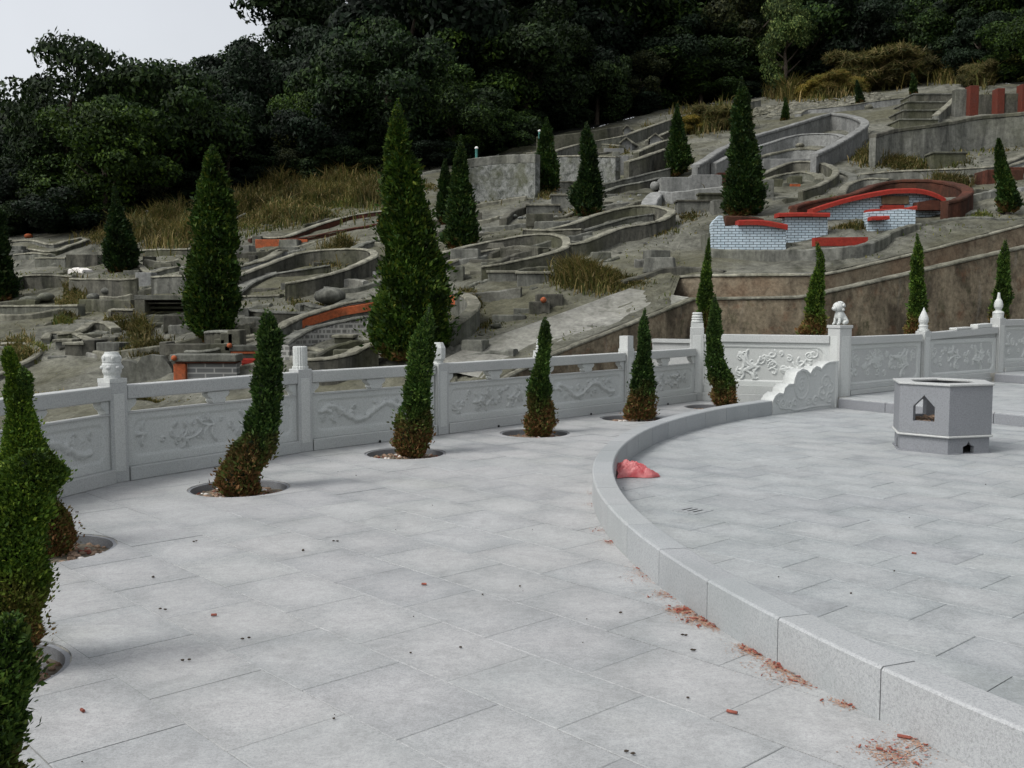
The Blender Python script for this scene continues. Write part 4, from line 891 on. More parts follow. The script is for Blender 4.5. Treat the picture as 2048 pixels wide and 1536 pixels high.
# low ground between terrace and walls, far apron round the terrace
mb = MB().add([(-120, -60, -3.2), (120, -60, -3.2), (120, 120, -3.2), (-120, 120, -3.2)], [(0, 1, 2, 3)]); props(mb.build('ground', M['floor']), kind='structure')
mb = MB().add([(-1.6, 13.9, -.45), (5.3, 17.3, -.4), (9, 21, -.3), (30, 26, -.3), (30, 40, -.3), (4.3, 22, -.3), (2.0, 20, -.4), (-.8, 17.8, -.5)], [tuple(range(8))]); props(mb.build('soil_strip', M['conc_dark']), kind='structure')
# raised bed
bedp = [(2.75, 20.0), (3.5, 19.55), (5.9, 18.75), (7.6, 20.0), (9.9, 21.6), (12.5, 23.4), (20, 26), (20, 27)] + [tuple(p[:2] + np.array([0, .05])) for p in LOW[::-1]] + [(3.2, 21.0)]
mb = MB().add([(x, y, 1.0) for x, y in bedp], [tuple(range(len(bedp)))]); props(mb.build('raised_bed', M['conc_dark']), kind='structure')
t = thing('bed_wall', (3, 20, 0), 'low grey granite wall with pale coping seen behind the corner of the pierced balustrade', 'wall')
mb = MB(); 
for a, b in zip(bedp[:5], bedp[1:6]): mb.beam(a, b, .12, -.4, .96, -.4, .96)
mb.build('wall', M['granite'], t); mb = MB()
for a, b in zip(bedp[:5], bedp[1:6]): mb.beam(a, b, .2, .961, 1.03, .961, 1.03)
mb.build('coping', M['granite'], t)
# retaining walls
def wall_thing(name, top, th, down, mat, label, cat, cop='coping', lipo=.03, group=None, ch=.06, sm=5, copmat=None):
    P = smoothline(top, sm); c = P[len(P) // 2]; t = thing(name, (c[0], c[1], c[2] - min(down, 1.0)), label, cat, group)
    m1 = MB(); ribbon(m1, [p - np.array([0, 0, ch]) for p in P], th, down); m1.build('wall', mat, t, False)
    if cop: m2 = MB(); ribbon(m2, P, th + lipo * 2, ch - .002, wob=.008); m2.build('coping', M[cop], t)
    return t
wall_thing('retaining_wall', [p + np.array([0, .1, 0]) for p in LOW], .2, 2.6, M['redwall'], 'lower stained red brown retaining wall behind the balustrade', 'retaining wall')
wall_thing('retaining_wall', [p + np.array([0, .1, 0]) for p in UPP],   .2, 1.6, M['tanwall'], 'upper stained retaining wall just under the white tiled grave', 'retaining wall')
wall_thing('retaining_wall', [p + np.array([0, .05, 0]) for p in slabtop], .2, 2.2, M['redwall'], 'sloping red brown wall descending left behind the pierced balustrade', 'retaining wall')
# ledge between the two right hand walls and the cement ramp beside the sloping wall
mb = MB(); lo = smoothline([p + np.array([0, .15, -.02]) for p in LOW], 4); hi_ = []
for p in lo:
    s = p[0] / p[1]; yy = np.interp(s, [q[0] / q[1] for q in UPP], [q[1] for q in UPP]); hi_.append(np.array([s * (yy + .05), yy + .05, p[2] + .03]))
n = len(lo); mb.add(list(lo) + hi_, [(i, i + 1, n + i + 1, n + i) for i in range(n - 1)]); props(mb.build('ledge_path', M['ledge'], None), kind='structure')
mb = MB(); inn = smoothline([p + np.array([.0, .06, .004]) for p in slabtop], 4); out_ = [np.array([p[0] - 1.15, p[1] + .7, plane(p[0] - 1.15, p[1] + .7) + .14]) for p in inn]; n = len(inn)
mb.add(inn + out_ + [q - np.array([0, 0, .4]) for q in out_], [(i, i + 1, n + i + 1, n + i)[::-1] for i in range(n - 1)] + [(n + i, n + i + 1, 2 * n + i + 1, 2 * n + i)[::-1] for i in range(n - 1)]); props(mb.build('cement_ramp', M['ramp'], None, True), kind='structure')

# ------------------------------------------------------------------ graves on the slope
def Z5(*q): return [(x / 3.2, y / 3.2 + 380) for x, y in q]
def Z6(*q): return [(x / 3.2 + 420, y / 3.2 + 240) for x, y in q]
def Z7(*q): return [(x / 3.2 + 900, y / 3.2 + 180) for x, y in q]
def Z8(*q): return [(x / 3.2 + 1408, y / 3.2 + 120) for x, y in q]
GG = 'horseshoe graves and tomb masonry on the slope'
def wl(t, px, h, th, mat='conc', cop='coping', name='wall', sm=5, lipo=.02, ch=.05, deep=.5):
    th = th * .8; P = smoothline([hp(x, y, h) for x, y in px], sm)
    m1 = MB(); ribbon(m1, [p - np.array([0, 0, ch if cop else 0]) for p in P], th, h + deep); w_ = m1.build(name, M[mat], t, False, uvbox=mat in ('greybrick', 'whitetile', 'lattice'))
    if cop: m2 = MB(); ribbon(m2, P, th + lipo * 2, ch - .002, wob=.008); m2.build('coping', M[cop], w_)
    return w_
def blk(t, x0, x1, yb, yt, depth, mat='conc', name='block', rz=0.0, cap=None, dz=0.0, bev=.02, back=0.0, Y=None):
    b = hp((x0 + x1) / 2, yb); ext = .3 if Y is None else .0; Y = (b[1] if Y is None else Y) + back; k = Y / FPX; w_ = (x1 - x0) * k; h = (yb - yt) * k
    c = ((x0 + x1) / 2 - 1024) * k; zb = atY((x0 + x1) / 2, yb, Y)[2]
    m_ = MB().box((c, Y + depth / 2, zb + h / 2 - ext / 2), (w_, depth, h + ext), rz); o = m_.build(name, M[mat], t, bevel=bev, uvbox=mat in ('greybrick', 'whitetile', 'lattice'))
    if cap: MB().box((c, Y + depth / 2, zb + h + .03), (w_ + .08, depth + .08, .06), rz).build('cap', M[cap], o, bevel=.012)
    return o
def ballat(t, x, y, rx, rz_, mat, name='ball', base=None):
    b = hp(x, y + rz_) if base is None else hp(*base); k = b[1] / FPX
    p = atY(x, y, b[1]); return MB().ball(tuple(p), (rx * k, rx * k, rz_ * k), 14, 9, .04).build(name, M[mat], t, True)
def grave(px, py, label, cat='grave'):
    p = hp(px, py); return thing('grave', tuple(p), label, cat, GG)
# far left low ring
g = grave(40, 720, 'low curved cement kerb full of weeds at the far left above the balustrade')
wl(g, Z5((-260, 1230), (-100, 1200), (0, 1165), (120, 1110), (225, 1055), (245, 1022), (200, 985), (120, 972), (20, 975)), .16, .16)
g = grave(125, 700, 'stepped block grave in dark cement beside the weedy kerb on the left')
blk(g, 93, 130, 720, 712, .5, 'conc', 'step'); blk(g, 110, 142, 706, 684, .5, 'conc', 'altar', cap='coping'); blk(g, 129, 165, 712, 690, .9, 'conc_dark', 'side_wall', cap='coping'); blk(g, 165, 190, 708, 680, 1.0, 'conc_dark', 'side_wall')
wl(g, Z5((290, 950), (310, 915), (370, 905), (480, 910), (540, 935), (600, 960)), .2, .2)
g = grave(180, 660, 'small humped cement back wall with weeds to its right, left side')
wl(g, Z5((380, 915), (470, 905), (520, 888), (570, 850), (620, 838), (690, 845), (740, 880)), .22, .25, 'conc_dark')
g = grave(300, 640, 'deep dark niche tomb with ledges immediately left of the second tallest cypress')
wl(g, Z5((700, 765), (740, 758), (870, 760)), .3, .2, 'conc_dark')
Yn = hp(330, 645)[1]; blk(g, 276, 386, 660, 600, .4, 'conc_dark', 'back_wall', back=.7, Y=Yn); blk(g, 271, 292, 660, 597, .8, 'conc_dark', 'pillar', Y=Yn); blk(g, 270, 388, 600, 590, 1.5, 'conc', 'roof_slab', bev=.01, Y=Yn); blk(g, 292, 388, 608, 605, .5, 'coping', 'lintel', back=.2, Y=Yn)
for yb in (618, 628, 637): blk(g, 296, 384, yb, yb - 5, .3, 'conc_dark', 'ledge', back=.35, Y=Yn)
blk(g, 270, 380, 650, 645, .8, 'conc', 'step')
wl(g, Z5((540, 700), (640, 698), (760, 702), (870, 700)), .18, .5, 'conc_dark', None)
g = grave(80, 610, 'long pale ledge with two mossy domes at the far left')
wl(g, Z5((-200, 730), (0, 737), (250, 735), (520, 733)), .2, .3, 'conc')
ballat(g, 62, 600, 22, 8, 'conc', 'dome'); ballat(g, 92, 594, 16, 9, 'conc', 'dome')
g = grave(215, 590, 'row of three small humped headstones left of the second tallest cypress')
for x, y, r in ((187, 594, 13), (216, 582, 14), (256, 577, 16)): ballat(g, x, y, r, 8, 'conc', 'hump')
g = grave(270, 560, 'long straight dark wall with a pale pillar below the drooping cypress')
wl(g, Z5((460, 562), (640, 565), (800, 568), (880, 560)), .45, .25, 'conc_dark'); wl(g, Z5((980, 552), (1100, 545), (1225, 545)), .45, .25, 'conc')
blk(g, 274, 306, 572, 545, .5, 'conc_light', 'pillar'); blk(g, 250, 282, 552, 541, .6, 'conc', 'cap_stone')
g = grave(120, 560, 'low crumbling double wall at the far left under the drooping cypress')
wl(g, Z5((-200, 590), (0, 575), (100, 560), (160, 543), (320, 540), (480, 548)), .4, .25, 'conc_dark'); wl(g, Z5((460, 510), (510, 495), (560, 510)), .15, .4, 'whitestone', None)
g = grave(120, 520, 'dark block tomb with a pale fragment left of the drooping cypress')
blk(g, 137, 200, 528, 509, .8, 'conc_dark', 'block'); wl(g, Z5((240, 432), (340, 430), (440, 432)), .25, .3, 'conc'); blk(g, 18, 53, 514, 500, .5, 'conc', 'pillar'); blk(g, 30, 50, 512, 492, .4, 'conc', 'pillar')
g = grave(60, 485, 'thin curved kerbs near the edge of the wood at far left')
wl(g, Z5((-60, 350), (40, 330), (200, 318), (330, 345), (410, 325), (520, 300)), .15, .2, 'conc'); wl(g, Z5((60, 385), (200, 375), (330, 390), (450, 350), (560, 312)), .15, .2, 'conc_dark'); wl(g, Z5((100, 410), (230, 400), (330, 410)), .15, .3, 'conc')
ballat(g, 57, 472, 8, 5, 'orange', 'ball')
g = grave(330, 505, 'plain cement slab with a low back wall between the two left cypresses')
wl(g, Z5((880, 385), (1000, 378), (1160, 375), (1260, 372)), .2, .25, 'conc_dark'); wl(g, Z5((890, 470), (960, 520), (1060, 500), (1230, 465)), .15, .2)
# two long curves right of the second cypress
g = grave(600, 540, 'long hairpin horseshoe wall between the two tallest cypresses')
wl(g, Z6((150, 1000), (175, 990), (300, 943), (450, 885), (560, 850), (700, 830), (880, 820), (980, 822), (1035, 832), (1052, 858), (1000, 892), (850, 955), (700, 998), (570, 1025), (480, 1040)), .45, .22, 'conc_dark')
wl(g, Z6((150, 1110), (180, 1085), (250, 1035), (400, 982), (560, 957), (700, 935), (770, 925)), .22, .35, 'conc_dark', 'conc')
blk(g, 505, 560, 584, 576, .4, 'conc_dark', 'kerb'); wl(g, Z6((130, 1120), (250, 1122), (460, 1116)), .1, .25, 'conc', 'coping')
blk(g, 563, 612, 580, 566, .6, 'conc', 'side_wall'); blk(g, 712, 752, 552, 543, .5, 'whitestone', 'lintel')
g = grave(520, 500, 'bluish curved cement wall just right of the second tallest cypress')
wl(g, Z6((150, 940), (250, 915), (330, 895), (400, 862), (455, 828), (470, 832)), .22, .35, 'conc_light', 'coping'); blk(g, 500, 515, 517, 510, .3, 'conc_dark', 'block')
g = grave(560, 475, 'grave with an orange limewashed wall and thin red and white sloping lines')
blk(g, 514, 618, 492, 479, .3, 'orange', 'front_wall', back=.3); blk(g, 508, 526, 492, 472, .5, 'conc', 'pillar', back=.2); blk(g, 518, 532, 492, 482, .2, 'orange', 'panel'); wl(g, Z6((250, 750), (290, 745), (450, 748), (560, 715), (700, 662), (900, 608), (1140, 575)), .18, .28, 'darkred', 'coping')
wl(g, Z6((480, 760), (600, 750), (800, 708), (1000, 675), (1140, 648)), .12, .2, 'darkred', 'darkred'); wl(g, Z6((600, 668), (680, 650), (760, 628)), .12, .15, 'conc_dark', None)
ballat(g, 763, 441, 8, 6, 'orange', 'ball')
wl(g, Z6((900, 830), (960, 795), (1060, 765), (1160, 745)), .18, .3, 'conc', 'conc')
g = grave(655, 595, 'small dome shaped tomb with an orange disc between the two tallest cypresses')
ballat(g, 660, 592, 32, 17, 'conc', 'dome'); ballat(g, 659, 589, 5, 4, 'orange', 'disc', base=(659, 602))
wl(g, Z6((150, 1218), (260, 1212), (420, 1222), (560, 1228), (660, 1228)), .22, .4, 'conc_dark', 'conc')
wl(g, Z6((560, 1180), (620, 1168), (700, 1190), (800, 1180), (900, 1140)), .12, .3, 'conc', 'conc')
g = grave(760, 620, 'large horseshoe grave with a broad orange band behind the tallest cypress')
t_ = wl(g, Z6((380, 1350), (430, 1322), (550, 1262), (700, 1212), (850, 1168), (1000, 1142), (1130, 1115), (1300, 1092), (1480, 1088), (1590, 1098), (1665, 1128), (1690, 1180), (1640, 1240), (1560, 1295), (1500, 1318)), .42, .3, 'conc', 'coping', deep=.6)
P = [p + np.array([0, -.165, -.10]) for p in smoothline([hp(x, y, .42) for x, y in Z6((430, 1322), (550, 1262), (700, 1212), (850, 1168), (1000, 1142), (1130, 1115), (1300, 1092), (1480, 1088), (1590, 1098), (1640, 1118))], 5)]
m_ = MB(); ribbon(m_, P, .03, .19, wob=.002); m_.build('orange_band', M['orange'], g)
wl(g, Z6((470, 1420), (520, 1385), (620, 1335), (800, 1288), (1000, 1250), (1200, 1222), (1400, 1215), (1500, 1235)), .42, .3, 'lattice', 'conc', deep=.6)
blk(g, 668, 704, 696, 676, .5, 'conc_dark', 'altar', cap='coping'); blk(g, 669, 679, 695, 679, .1, 'orange', 'panel', back=-.06)
wl(g, Z6((500, 1475), (610, 1448), (720, 1465), (800, 1480)), .12, .3, 'conc', 'coping'); wl(g, Z6((600, 1525), (760, 1515), (880, 1488), (960, 1450), (1060, 1420)), .4, .3, 'conc_dark', 'coping')
wl(g, Z6((-20, 1350), (60, 1345), (190, 1345)), .5, .3, 'conc_dark', 'conc')
# brick grave lower left
g = grave(430, 740, 'grey brick grave with orange pillars and a scalloped cement wing, over the balustrade at left')
Yg = hp(400, 775)[1] + .3
blk(g, 364, 472, 800, 727, .25, 'greybrick', 'brick_wall', back=.15, bev=0, Y=Yg); blk(g, 466, 570, 800, 716, .25, 'greybrick', 'brick_wall', back=.9, bev=0, Y=Yg)
blk(g, 345, 370, 800, 727, .3, 'orange', 'pillar', back=.05, Y=Yg); blk(g, 338, 472, 723.5, 709, .5, 'conc', 'coping_beam', back=0, bev=.02, Y=Yg)
blk(g, 350, 470, 726.5, 723.6, .36, 'darkred', 'red_band', back=.04, bev=0, Y=Yg); blk(g, 330, 460, 712, 688, .3, 'conc_dark', 'back_wall', back=.8, Y=Yg)
blk(g, 448, 575, 703, 691, .4, 'conc', 'coping_beam', back=.8, Y=Yg); blk(g, 450, 575, 707, 703.2, .36, 'orange', 'red_band', back=.82, bev=0, Y=Yg); blk(g, 450, 575, 716, 707, .3, 'conc', 'beam', back=.84, bev=0, Y=Yg)
blk(g, 482, 491, 800, 722, .12, 'red', 'niche_frame', back=.78, Y=Yg); blk(g, 501, 510, 800, 722, .12, 'red', 'niche_frame', back=.78, Y=Yg); blk(g, 482, 510, 729, 717, .14, 'red', 'niche_frame', back=.77, Y=Yg); blk(g, 491, 501, 800, 729, .04, 'black', 'niche', back=.84, bev=0, Y=Yg)
for x_, y_ in ((348, 716), (459, 691)): MB().ball(tuple(atY(x_, y_, Yg - .02 + (.8 if x_ > 400 else 0))), (.055, .055, .05), 12, 8).build('ball', M['orange'], g, True)
for x0, x1, y in ((318, 334, 684), (334, 346, 690), (428, 450, 678), (440, 466, 666), (455, 480, 660)): blk(g, x0, x1, y + 45, y, .5, 'conc_dark', 'stepped_block', back=1.2, Y=Yg)
b_ = hp(290, 770); Yq = b_[1] + .6
def fnq(u, v, t): return tuple(np.array(atY(u, v, Yq)) + np.array([0, t, 0]))
sc_poly = [(236, 800), (236, 728), (246, 720), (262, 722), (273, 727), (283, 714), (300, 709), (322, 712), (330, 722), (330, 690), (318, 690), (318, 684), (336, 684), (345, 700), (345, 800)]
sc_poly = [(236, 800), (236, 728), (246, 720), (262, 722), (273, 727), (283, 714), (300, 709), (322, 712), (334, 724), (345, 740), (345, 800)]
MB().extrude(sc_poly, fnq, 0, .22).build('scalloped_wing', M['conc'], g, bevel=.01)
wl(g, [(345, 695), (380, 700), (420, 698), (455, 686)], .4, .25, 'conc_dark', 'conc')
# centre
g = grave(1000, 520, 'horseshoe ring with a bright red ball on its back mound, right of the cypress pair')
wl(g, Z7((-60, 1040), (0, 1022), (150, 985), (300, 955), (480, 925), (640, 918), (725, 935), (748, 968), (720, 1008), (600, 1048), (440, 1083), (320, 1108), (200, 1125)), .35, .22, 'conc_dark')
wl(g, Z7((-60, 1120), (0, 1095), (100, 1055), (250, 1020), (420, 1000)), .15, .3, 'conc', 'coping'); wl(g, Z7((320, 1010), (420, 998), (520, 1000), (600, 1010)), .2, .5, 'conc_dark', None)
ballat(g, 1062, 483, 7, 5, 'orange', 'ball', base=(1062, 492)); blk(g, 930, 1005, 524, 519, .4, 'conc_dark', 'kerb'); blk(g, 900, 928, 560, 532, .6, 'conc', 'side_wall'); blk(g, 962, 975, 560, 525, .3, 'conc', 'post'); blk(g, 940, 985, 545, 541, .5, 'coping', 'altar')
g = grave(1010, 550, 'pair of pale topped cement blocks in the middle of the slope')
blk(g, 976, 1034, 566, 546, .5, 'conc', 'block', cap='coping'); blk(g, 1034, 1098, 568, 548, .5, 'conc', 'block', cap='coping')
g = grave(1110, 470, 'long double curved kerb below the stout middle cypress with a small red ball')
wl(g, Z7((620, 885), (780, 850), (900, 803), (1050, 762), (1200, 738), (1320, 740), (1400, 758), (1420, 775), (1390, 802), (1340, 830), (1240, 852), (1080, 880), (960, 925), (850, 968), (750, 985)), .35, .25, 'conc_dark')
wl(g, Z7((480, 888), (640, 893), (740, 890), (850, 886)), .3, .3, 'conc_dark'); wl(g, Z7((820, 905), (1000, 850), (1150, 810), (1300, 790)), .15, .2, 'conc', 'conc')
ballat(g, 1280, 419, 6, 4, 'orange', 'ball', base=(1280, 425)); blk(g, 1267, 1278, 438, 432, .3, 'whitestone', 'block'); ballat(g, 1215, 448, 8, 5, 'conc', 'mound')
g = grave(1080, 400, 'low box tomb with rubble in front, left of the stout middle cypress')
blk(g, 1053, 1118, 430, 412, .8, 'conc', 'block', cap='coping'); blk(g, 1102, 1150, 418, 392, .7, 'conc', 'side_wall', cap='coping')
for k in range(10): ballat(g, 1005 + k * 12, 436 + 3 * math.sin(k * 2.3) - k * .5, 6, 3.4, 'conc_white', 'rubble_stone')
ballat(g, 1180, 378, 0.1, .1, 'conc', 'pebble') if False else None
wl(g, Z7((340, 820), (400, 770), (480, 740), (490, 710)), .2, .3, 'conc_dark', None)
g = grave(1085, 605, 'small weathered altar of rough stones with a red disc and two slab steps, centre right')
blk(g, 1072, 1126, 612, 588, .7, 'conc_dark', 'rough_block'); blk(g, 1058, 1100, 622, 603, .5, 'conc_dark', 'rough_block'); blk(g, 1027, 1070, 624, 617, .5, 'conc', 'step'); blk(g, 984, 1052, 638, 630, .6, 'conc', 'step', cap=None)
ballat(g, 1087, 600, 6, 6, 'orange', 'disc', base=(1087, 621))
# back white walls
g = thing('retaining_wall', tuple(hp(1000, 370)), 'curved blotched white retaining wall under the trees, left of the middle', 'retaining wall')
wl(g, Z7((110, 445), (200, 433), (350, 420), (460, 413), (560, 412)), 1.5, .3, 'conc_white', 'conc', ch=.3, lipo=.0, deep=.6)
g = grave(1180, 350, 'long grey cement tomb front with dark streaks behind the stout middle cypress')
wl(g, Z7((640, 425), (760, 420), (900, 420), (1075, 425)), 1.0, .3, 'conc_white', 'coping'); blk(g, 1234, 1254, 350, 312, .6, 'conc_light', 'pillar'); wl(g, Z7((1130, 455), (1220, 430), (1300, 400), (1395, 370)), .9, .3, 'conc_dark', 'coping')
wl(g, Z7((690, 587), (800, 585), (900, 586), (985, 592)), .2, .4, 'conc', 'coping'); wl(g, Z7((960, 605), (1060, 580), (1150, 560), (1300, 522), (1400, 500)), .35, .25, 'conc', 'conc')
wl(g, Z7((970, 650), (1080, 612), (1200, 590), (1330, 560)), .25, .25, 'conc_dark', 'conc'); blk(g, 1250, 1300, 395, 385, .5, 'conc_dark', 'block'); blk(g, 1210, 1235, 398, 388, .5, 'conc', 'block'); ballat(g, 1322, 346, 8, 6, 'red', 'ball', base=(1322, 353))
for x, y in ((1240, 405), (1262, 400), (1225, 410), (1280, 392)): ballat(g, x, y, 7, 3.5, 'conc_white', 'rubble_stone')
wl(g, Z7((380, 590), (450, 583), (520, 588)), .15, .5, 'conc_light', 'coping')
def gable(x0, x1, yb, ye, yt, lab):
    g = thing('tomb_house', tuple(hp((x0 + x1) / 2, yb)), lab, 'tomb', 'little gabled tombs high on the slope'); b = hp((x0 + x1) / 2, yb); Y = b[1]
    def fn(u, v, t): return tuple(np.array(atY(u, v, Y)) + np.array([.35 * t, t, 0]))
    m = (x0 + x1) / 2; MB().extrude([(x0 + 2, yb + 3), (x0 + 2, ye), (m, yt + 2), (x1 - 2, ye), (x1 - 2, yb + 3)][::-1], fn, 0, 1.1).build('body', M['conc_light'], g)
    MB().extrude([(x0 - 1, ye + 1), (m, yt), (x1 + 1, ye + 1), (x1 + 1, ye + 4), (m, yt + 3), (x0 - 1, ye + 4)][::-1], fn, -.12, 1.2).build('roof', M['coping'], g)
gable(1241, 1266, 300, 284, 274, 'gabled cement tomb left of a pair in the long upper enclosure'); gable(1298, 1326, 292, 276, 266, 'gabled cement tomb right of a pair in the long upper enclosure'); gable(1246, 1264, 268, 258, 249, 'small gabled tomb higher up against the dark trees')
g = grave(1150, 300, 'long sloping enclosure wall climbing right below the dark wood')
wl(g, Z7((640, 398), (700, 378), (830, 342), (1000, 312), (1100, 292), (1250, 240), (1400, 190), (1600, 130), (1800, 95), (1980, 62)), .5, .3, 'conc', 'coping', sm=4)
wl(g, Z7((900, 352), (1000, 345), (1100, 355)), .3, .3, 'conc', 'coping'); wl(g, Z7((1190, 395), (1260, 365), (1340, 330), (1420, 312)), .3, .3, 'conc_dark', 'coping'); blk(g, 1205, 1245, 310, 297, .8, 'conc_light', 'block'); wl(g, Z7((1260, 320), (1320, 295), (1420, 255)), .3, .2, 'conc_dark', 'coping')
wl(g, Z7((560, 300), (700, 290), (900, 262), (1100, 232)), .9, .3, 'conc_dark', None)
# pale scroll tomb
g = grave(1380, 380, 'smooth pale grey tomb with two rolled scroll ends, left of the right cypress')
for x, y, r in ((1309, 372, 9), (1336, 365, 9)):
    b = hp(x, y + 15); MB().tube([atY(x, y, b[1]) , atY(x, y, b[1]) + np.array([.25, 1.0, .1])], r * b[1] / FPX, 16).build('scroll', M['conc_light'], g, True)
blk(g, 1318, 1380, 392, 355, .8, 'conc_light', 'front_wall', back=.6); blk(g, 1378, 1440, 388, 350, .8, 'conc_light', 'front_wall', back=.9); blk(g, 1430, 1455, 385, 346, .5, 'darkred', 'red_panel', back=1.0); blk(g, 1345, 1440, 362, 343, .4, 'conc_light', 'back_wall', back=2.2, cap='conc')
wl(g, Z7((1270, 735), (1290, 690), (1340, 650), (1440, 655), (1560, 640), (1740, 620)), .3, .6, 'conc_light', None); blk(g, 1345, 1450, 398, 388, 1.0, 'conc_light', 'terrace_block')
blk(g, 1352, 1450, 420, 404, .5, 'conc', 'lower_wall', cap='conc_dark'); blk(g, 1395, 1450, 407, 390, .4, 'conc_dark', 'lower_wall', cap='conc_dark'); blk(g, 1423, 1448, 428, 402, .3, 'conc', 'pillar')
# big smooth grave
g = grave(1600, 300, 'big smooth cement horseshoe grave with a pale rim, upper right')
wl(g, Z8((-60, 670), (0, 638), (100, 572), (250, 505), (380, 465), (500, 430), (650, 385), (800, 342), (900, 346), (985, 366), (1030, 392), (1012, 428), (900, 500), (800, 555), (700, 600)), .7, .25, 'conc_light', 'conc_light', lipo=.06, ch=.1)
wl(g, Z8((60, 660), (130, 625), (250, 575), (340, 552), (500, 500), (600, 478), (720, 470), (850, 472), (895, 490)), .5, .25, 'conc_light', 'conc_light')
wl(g, Z8((330, 622), (450, 590), (560, 568), (680, 562), (770, 566)), .5, .3, 'conc_light', 'coping', ch=.08); blk(g, 1512, 1535, 345, 320, .3, 'black', 'niche', back=-.2, bev=0); blk(g, 1534, 1560, 344, 330, .4, 'conc_light', 'block', back=-.3); blk(g, 1520, 1620, 345, 318, .3, 'conc_light', 'front_wall', back=.1)
ballat(g, 1600, 291, 9, 5, 'coping', 'stone_ball', base=(1600, 303)); blk(g, 1575, 1605, 313, 308, .3, 'orange', 'tablet', back=-.3, bev=0)
wl(g, Z8((-30, 690), (80, 655), (200, 650)), .3, .4, 'conc_light', 'conc')
g = grave(1590, 350, 'old ring grave with mossy stepped stones in front of the big smooth grave')
wl(g, Z8((300, 758), (350, 735), (450, 690), (560, 652), (700, 648), (795, 668), (845, 702), (820, 745), (730, 798), (620, 832)), .35, .22, 'conc_dark'); wl(g, Z8((330, 800), (370, 772), (470, 735), (560, 720), (650, 715), (720, 730), (740, 760)), .2, .3, 'conc', 'coping')
for x0, x1, yb, yt in ((1535, 1560, 380, 358), (1560, 1590, 378, 366), (1575, 1598, 372, 352), (1545, 1610, 388, 384), (1540, 1605, 400, 394), (1520, 1542, 402, 360), (1620, 1640, 392, 378), (1422, 1445, 430, 400), (1565, 1625, 404, 396)): blk(g, x0, x1, yb, yt, .5, 'conc_dark' if x0 % 2 else 'conc', 'stone_block')
blk(g, 1574, 1594, 376, 368, .25, 'orange', 'tablet', back=-.15, bev=0)
# upper right
g = thing('staircase', tuple(hp(1830, 250)), 'four dark cement steps climbing to the top terrace at upper right', 'stairs')
for k, (x0, x1, yb, yt) in enumerate(((1786, 1862, 258, 241), (1793, 1870, 242, 223), (1800, 1878, 224, 206), (1812, 1895, 208, 190))): blk(g, x0, x1, yb, yt, 1.6, 'conc_dark', 'step', cap='conc', bev=0)
wl(g, Z8((1480, 350), (1540, 300), (1600, 245), (1630, 215)), .35, .3, 'conc', 'coping', 'side_wall')
g = thing('retaining_wall', tuple(hp(1900, 300)), 'long streaked grey retaining wall below the red pillars at upper right', 'retaining wall')
wl(g, Z8((1080, 475), (1200, 445), (1400, 418), (1560, 395), (1700, 368), (1850, 352), (2048, 335), (2300, 310)), 1.1, .3, 'conc', 'conc_dark', ch=.12)
wl(g, Z8((1180, 560), (1350, 530), (1600, 520), (1900, 500)), .25, .3, 'conc', 'coping')
g = thing('pillar_fence', tuple(hp(1980, 235)), 'row of orange red brick pillars with dark panels above the long grey wall', 'fence')
for x0, x1, yb, yt in ((1923, 1941, 234, 173), (1977, 1992, 232, 178), (2025, 2039, 228, 170)): blk(g, x0, x1, yb, yt, .5, 'brickred', 'pillar', back=.6)
for x0, x1, yb, yt in ((1941, 1977, 232, 190), (1992, 2025, 230, 188), (2039, 2080, 226, 180)): blk(g, x0, x1, yb, yt, .2, 'conc_dark', 'panel', back=.8)
blk(g, 1895, 1923, 236, 180, .4, 'conc', 'end_wall', back=.8)
g = grave(1880, 320, 'low dark box tomb with a small black opening in the weeds at right')
blk(g, 1855, 1920, 334, 308, .6, 'conc_dark', 'box', cap='conc'); blk(g, 1866, 1882, 303, 296, .3, 'black', 'opening', back=.9, bev=0); blk(g, 1860, 1890, 308, 292, .5, 'conc_dark', 'upper_block', back=1.2)
wl(g, Z8((1000, 728), (1200, 712), (1500, 698), (1700, 690), (1870, 672), (2048, 600), (2200, 550)), .2, .3, 'conc', 'coping'); wl(g, Z8((1900, 690), (2048, 640), (2200, 590)), .15, .25, 'conc_light', 'coping')
g = grave(2000, 370, 'red brick block wall at the right edge behind the leaning cypress')
blk(g, 1962, 2035, 372, 340, .8, 'darkred', 'brick_wall'); blk(g, 1990, 2080, 366, 335, .6, 'darkred', 'brick_wall', back=1.0); blk(g, 2030, 2070, 386, 374, .6, 'conc_light', 'slab')
g = grave(1710, 370, 'dim small cement arc behind the big red rimmed grave')
wl(g, Z8((880, 850), (890, 825), (920, 790), (1000, 762), (1100, 755), (1200, 758)), .3, .25, 'conc', 'coping'); wl(g, Z8((840, 700), (950, 735), (930, 800), (880, 850)), .1, .3, 'conc', 'conc')
# upper cement channel
g = thing('cement_channel', tuple(hp(1700, 220)), 'smooth pale cement slope and kerb running up to the head of the stairs', 'channel')
wl(g, Z8((600, 340), (640, 318), (740, 308), (900, 292), (1050, 268), (1280, 240)), .25, .4, 'conc_light', 'coping'); blk(g, 1617, 1630, 226, 216, .3, 'black', 'opening', bev=0)
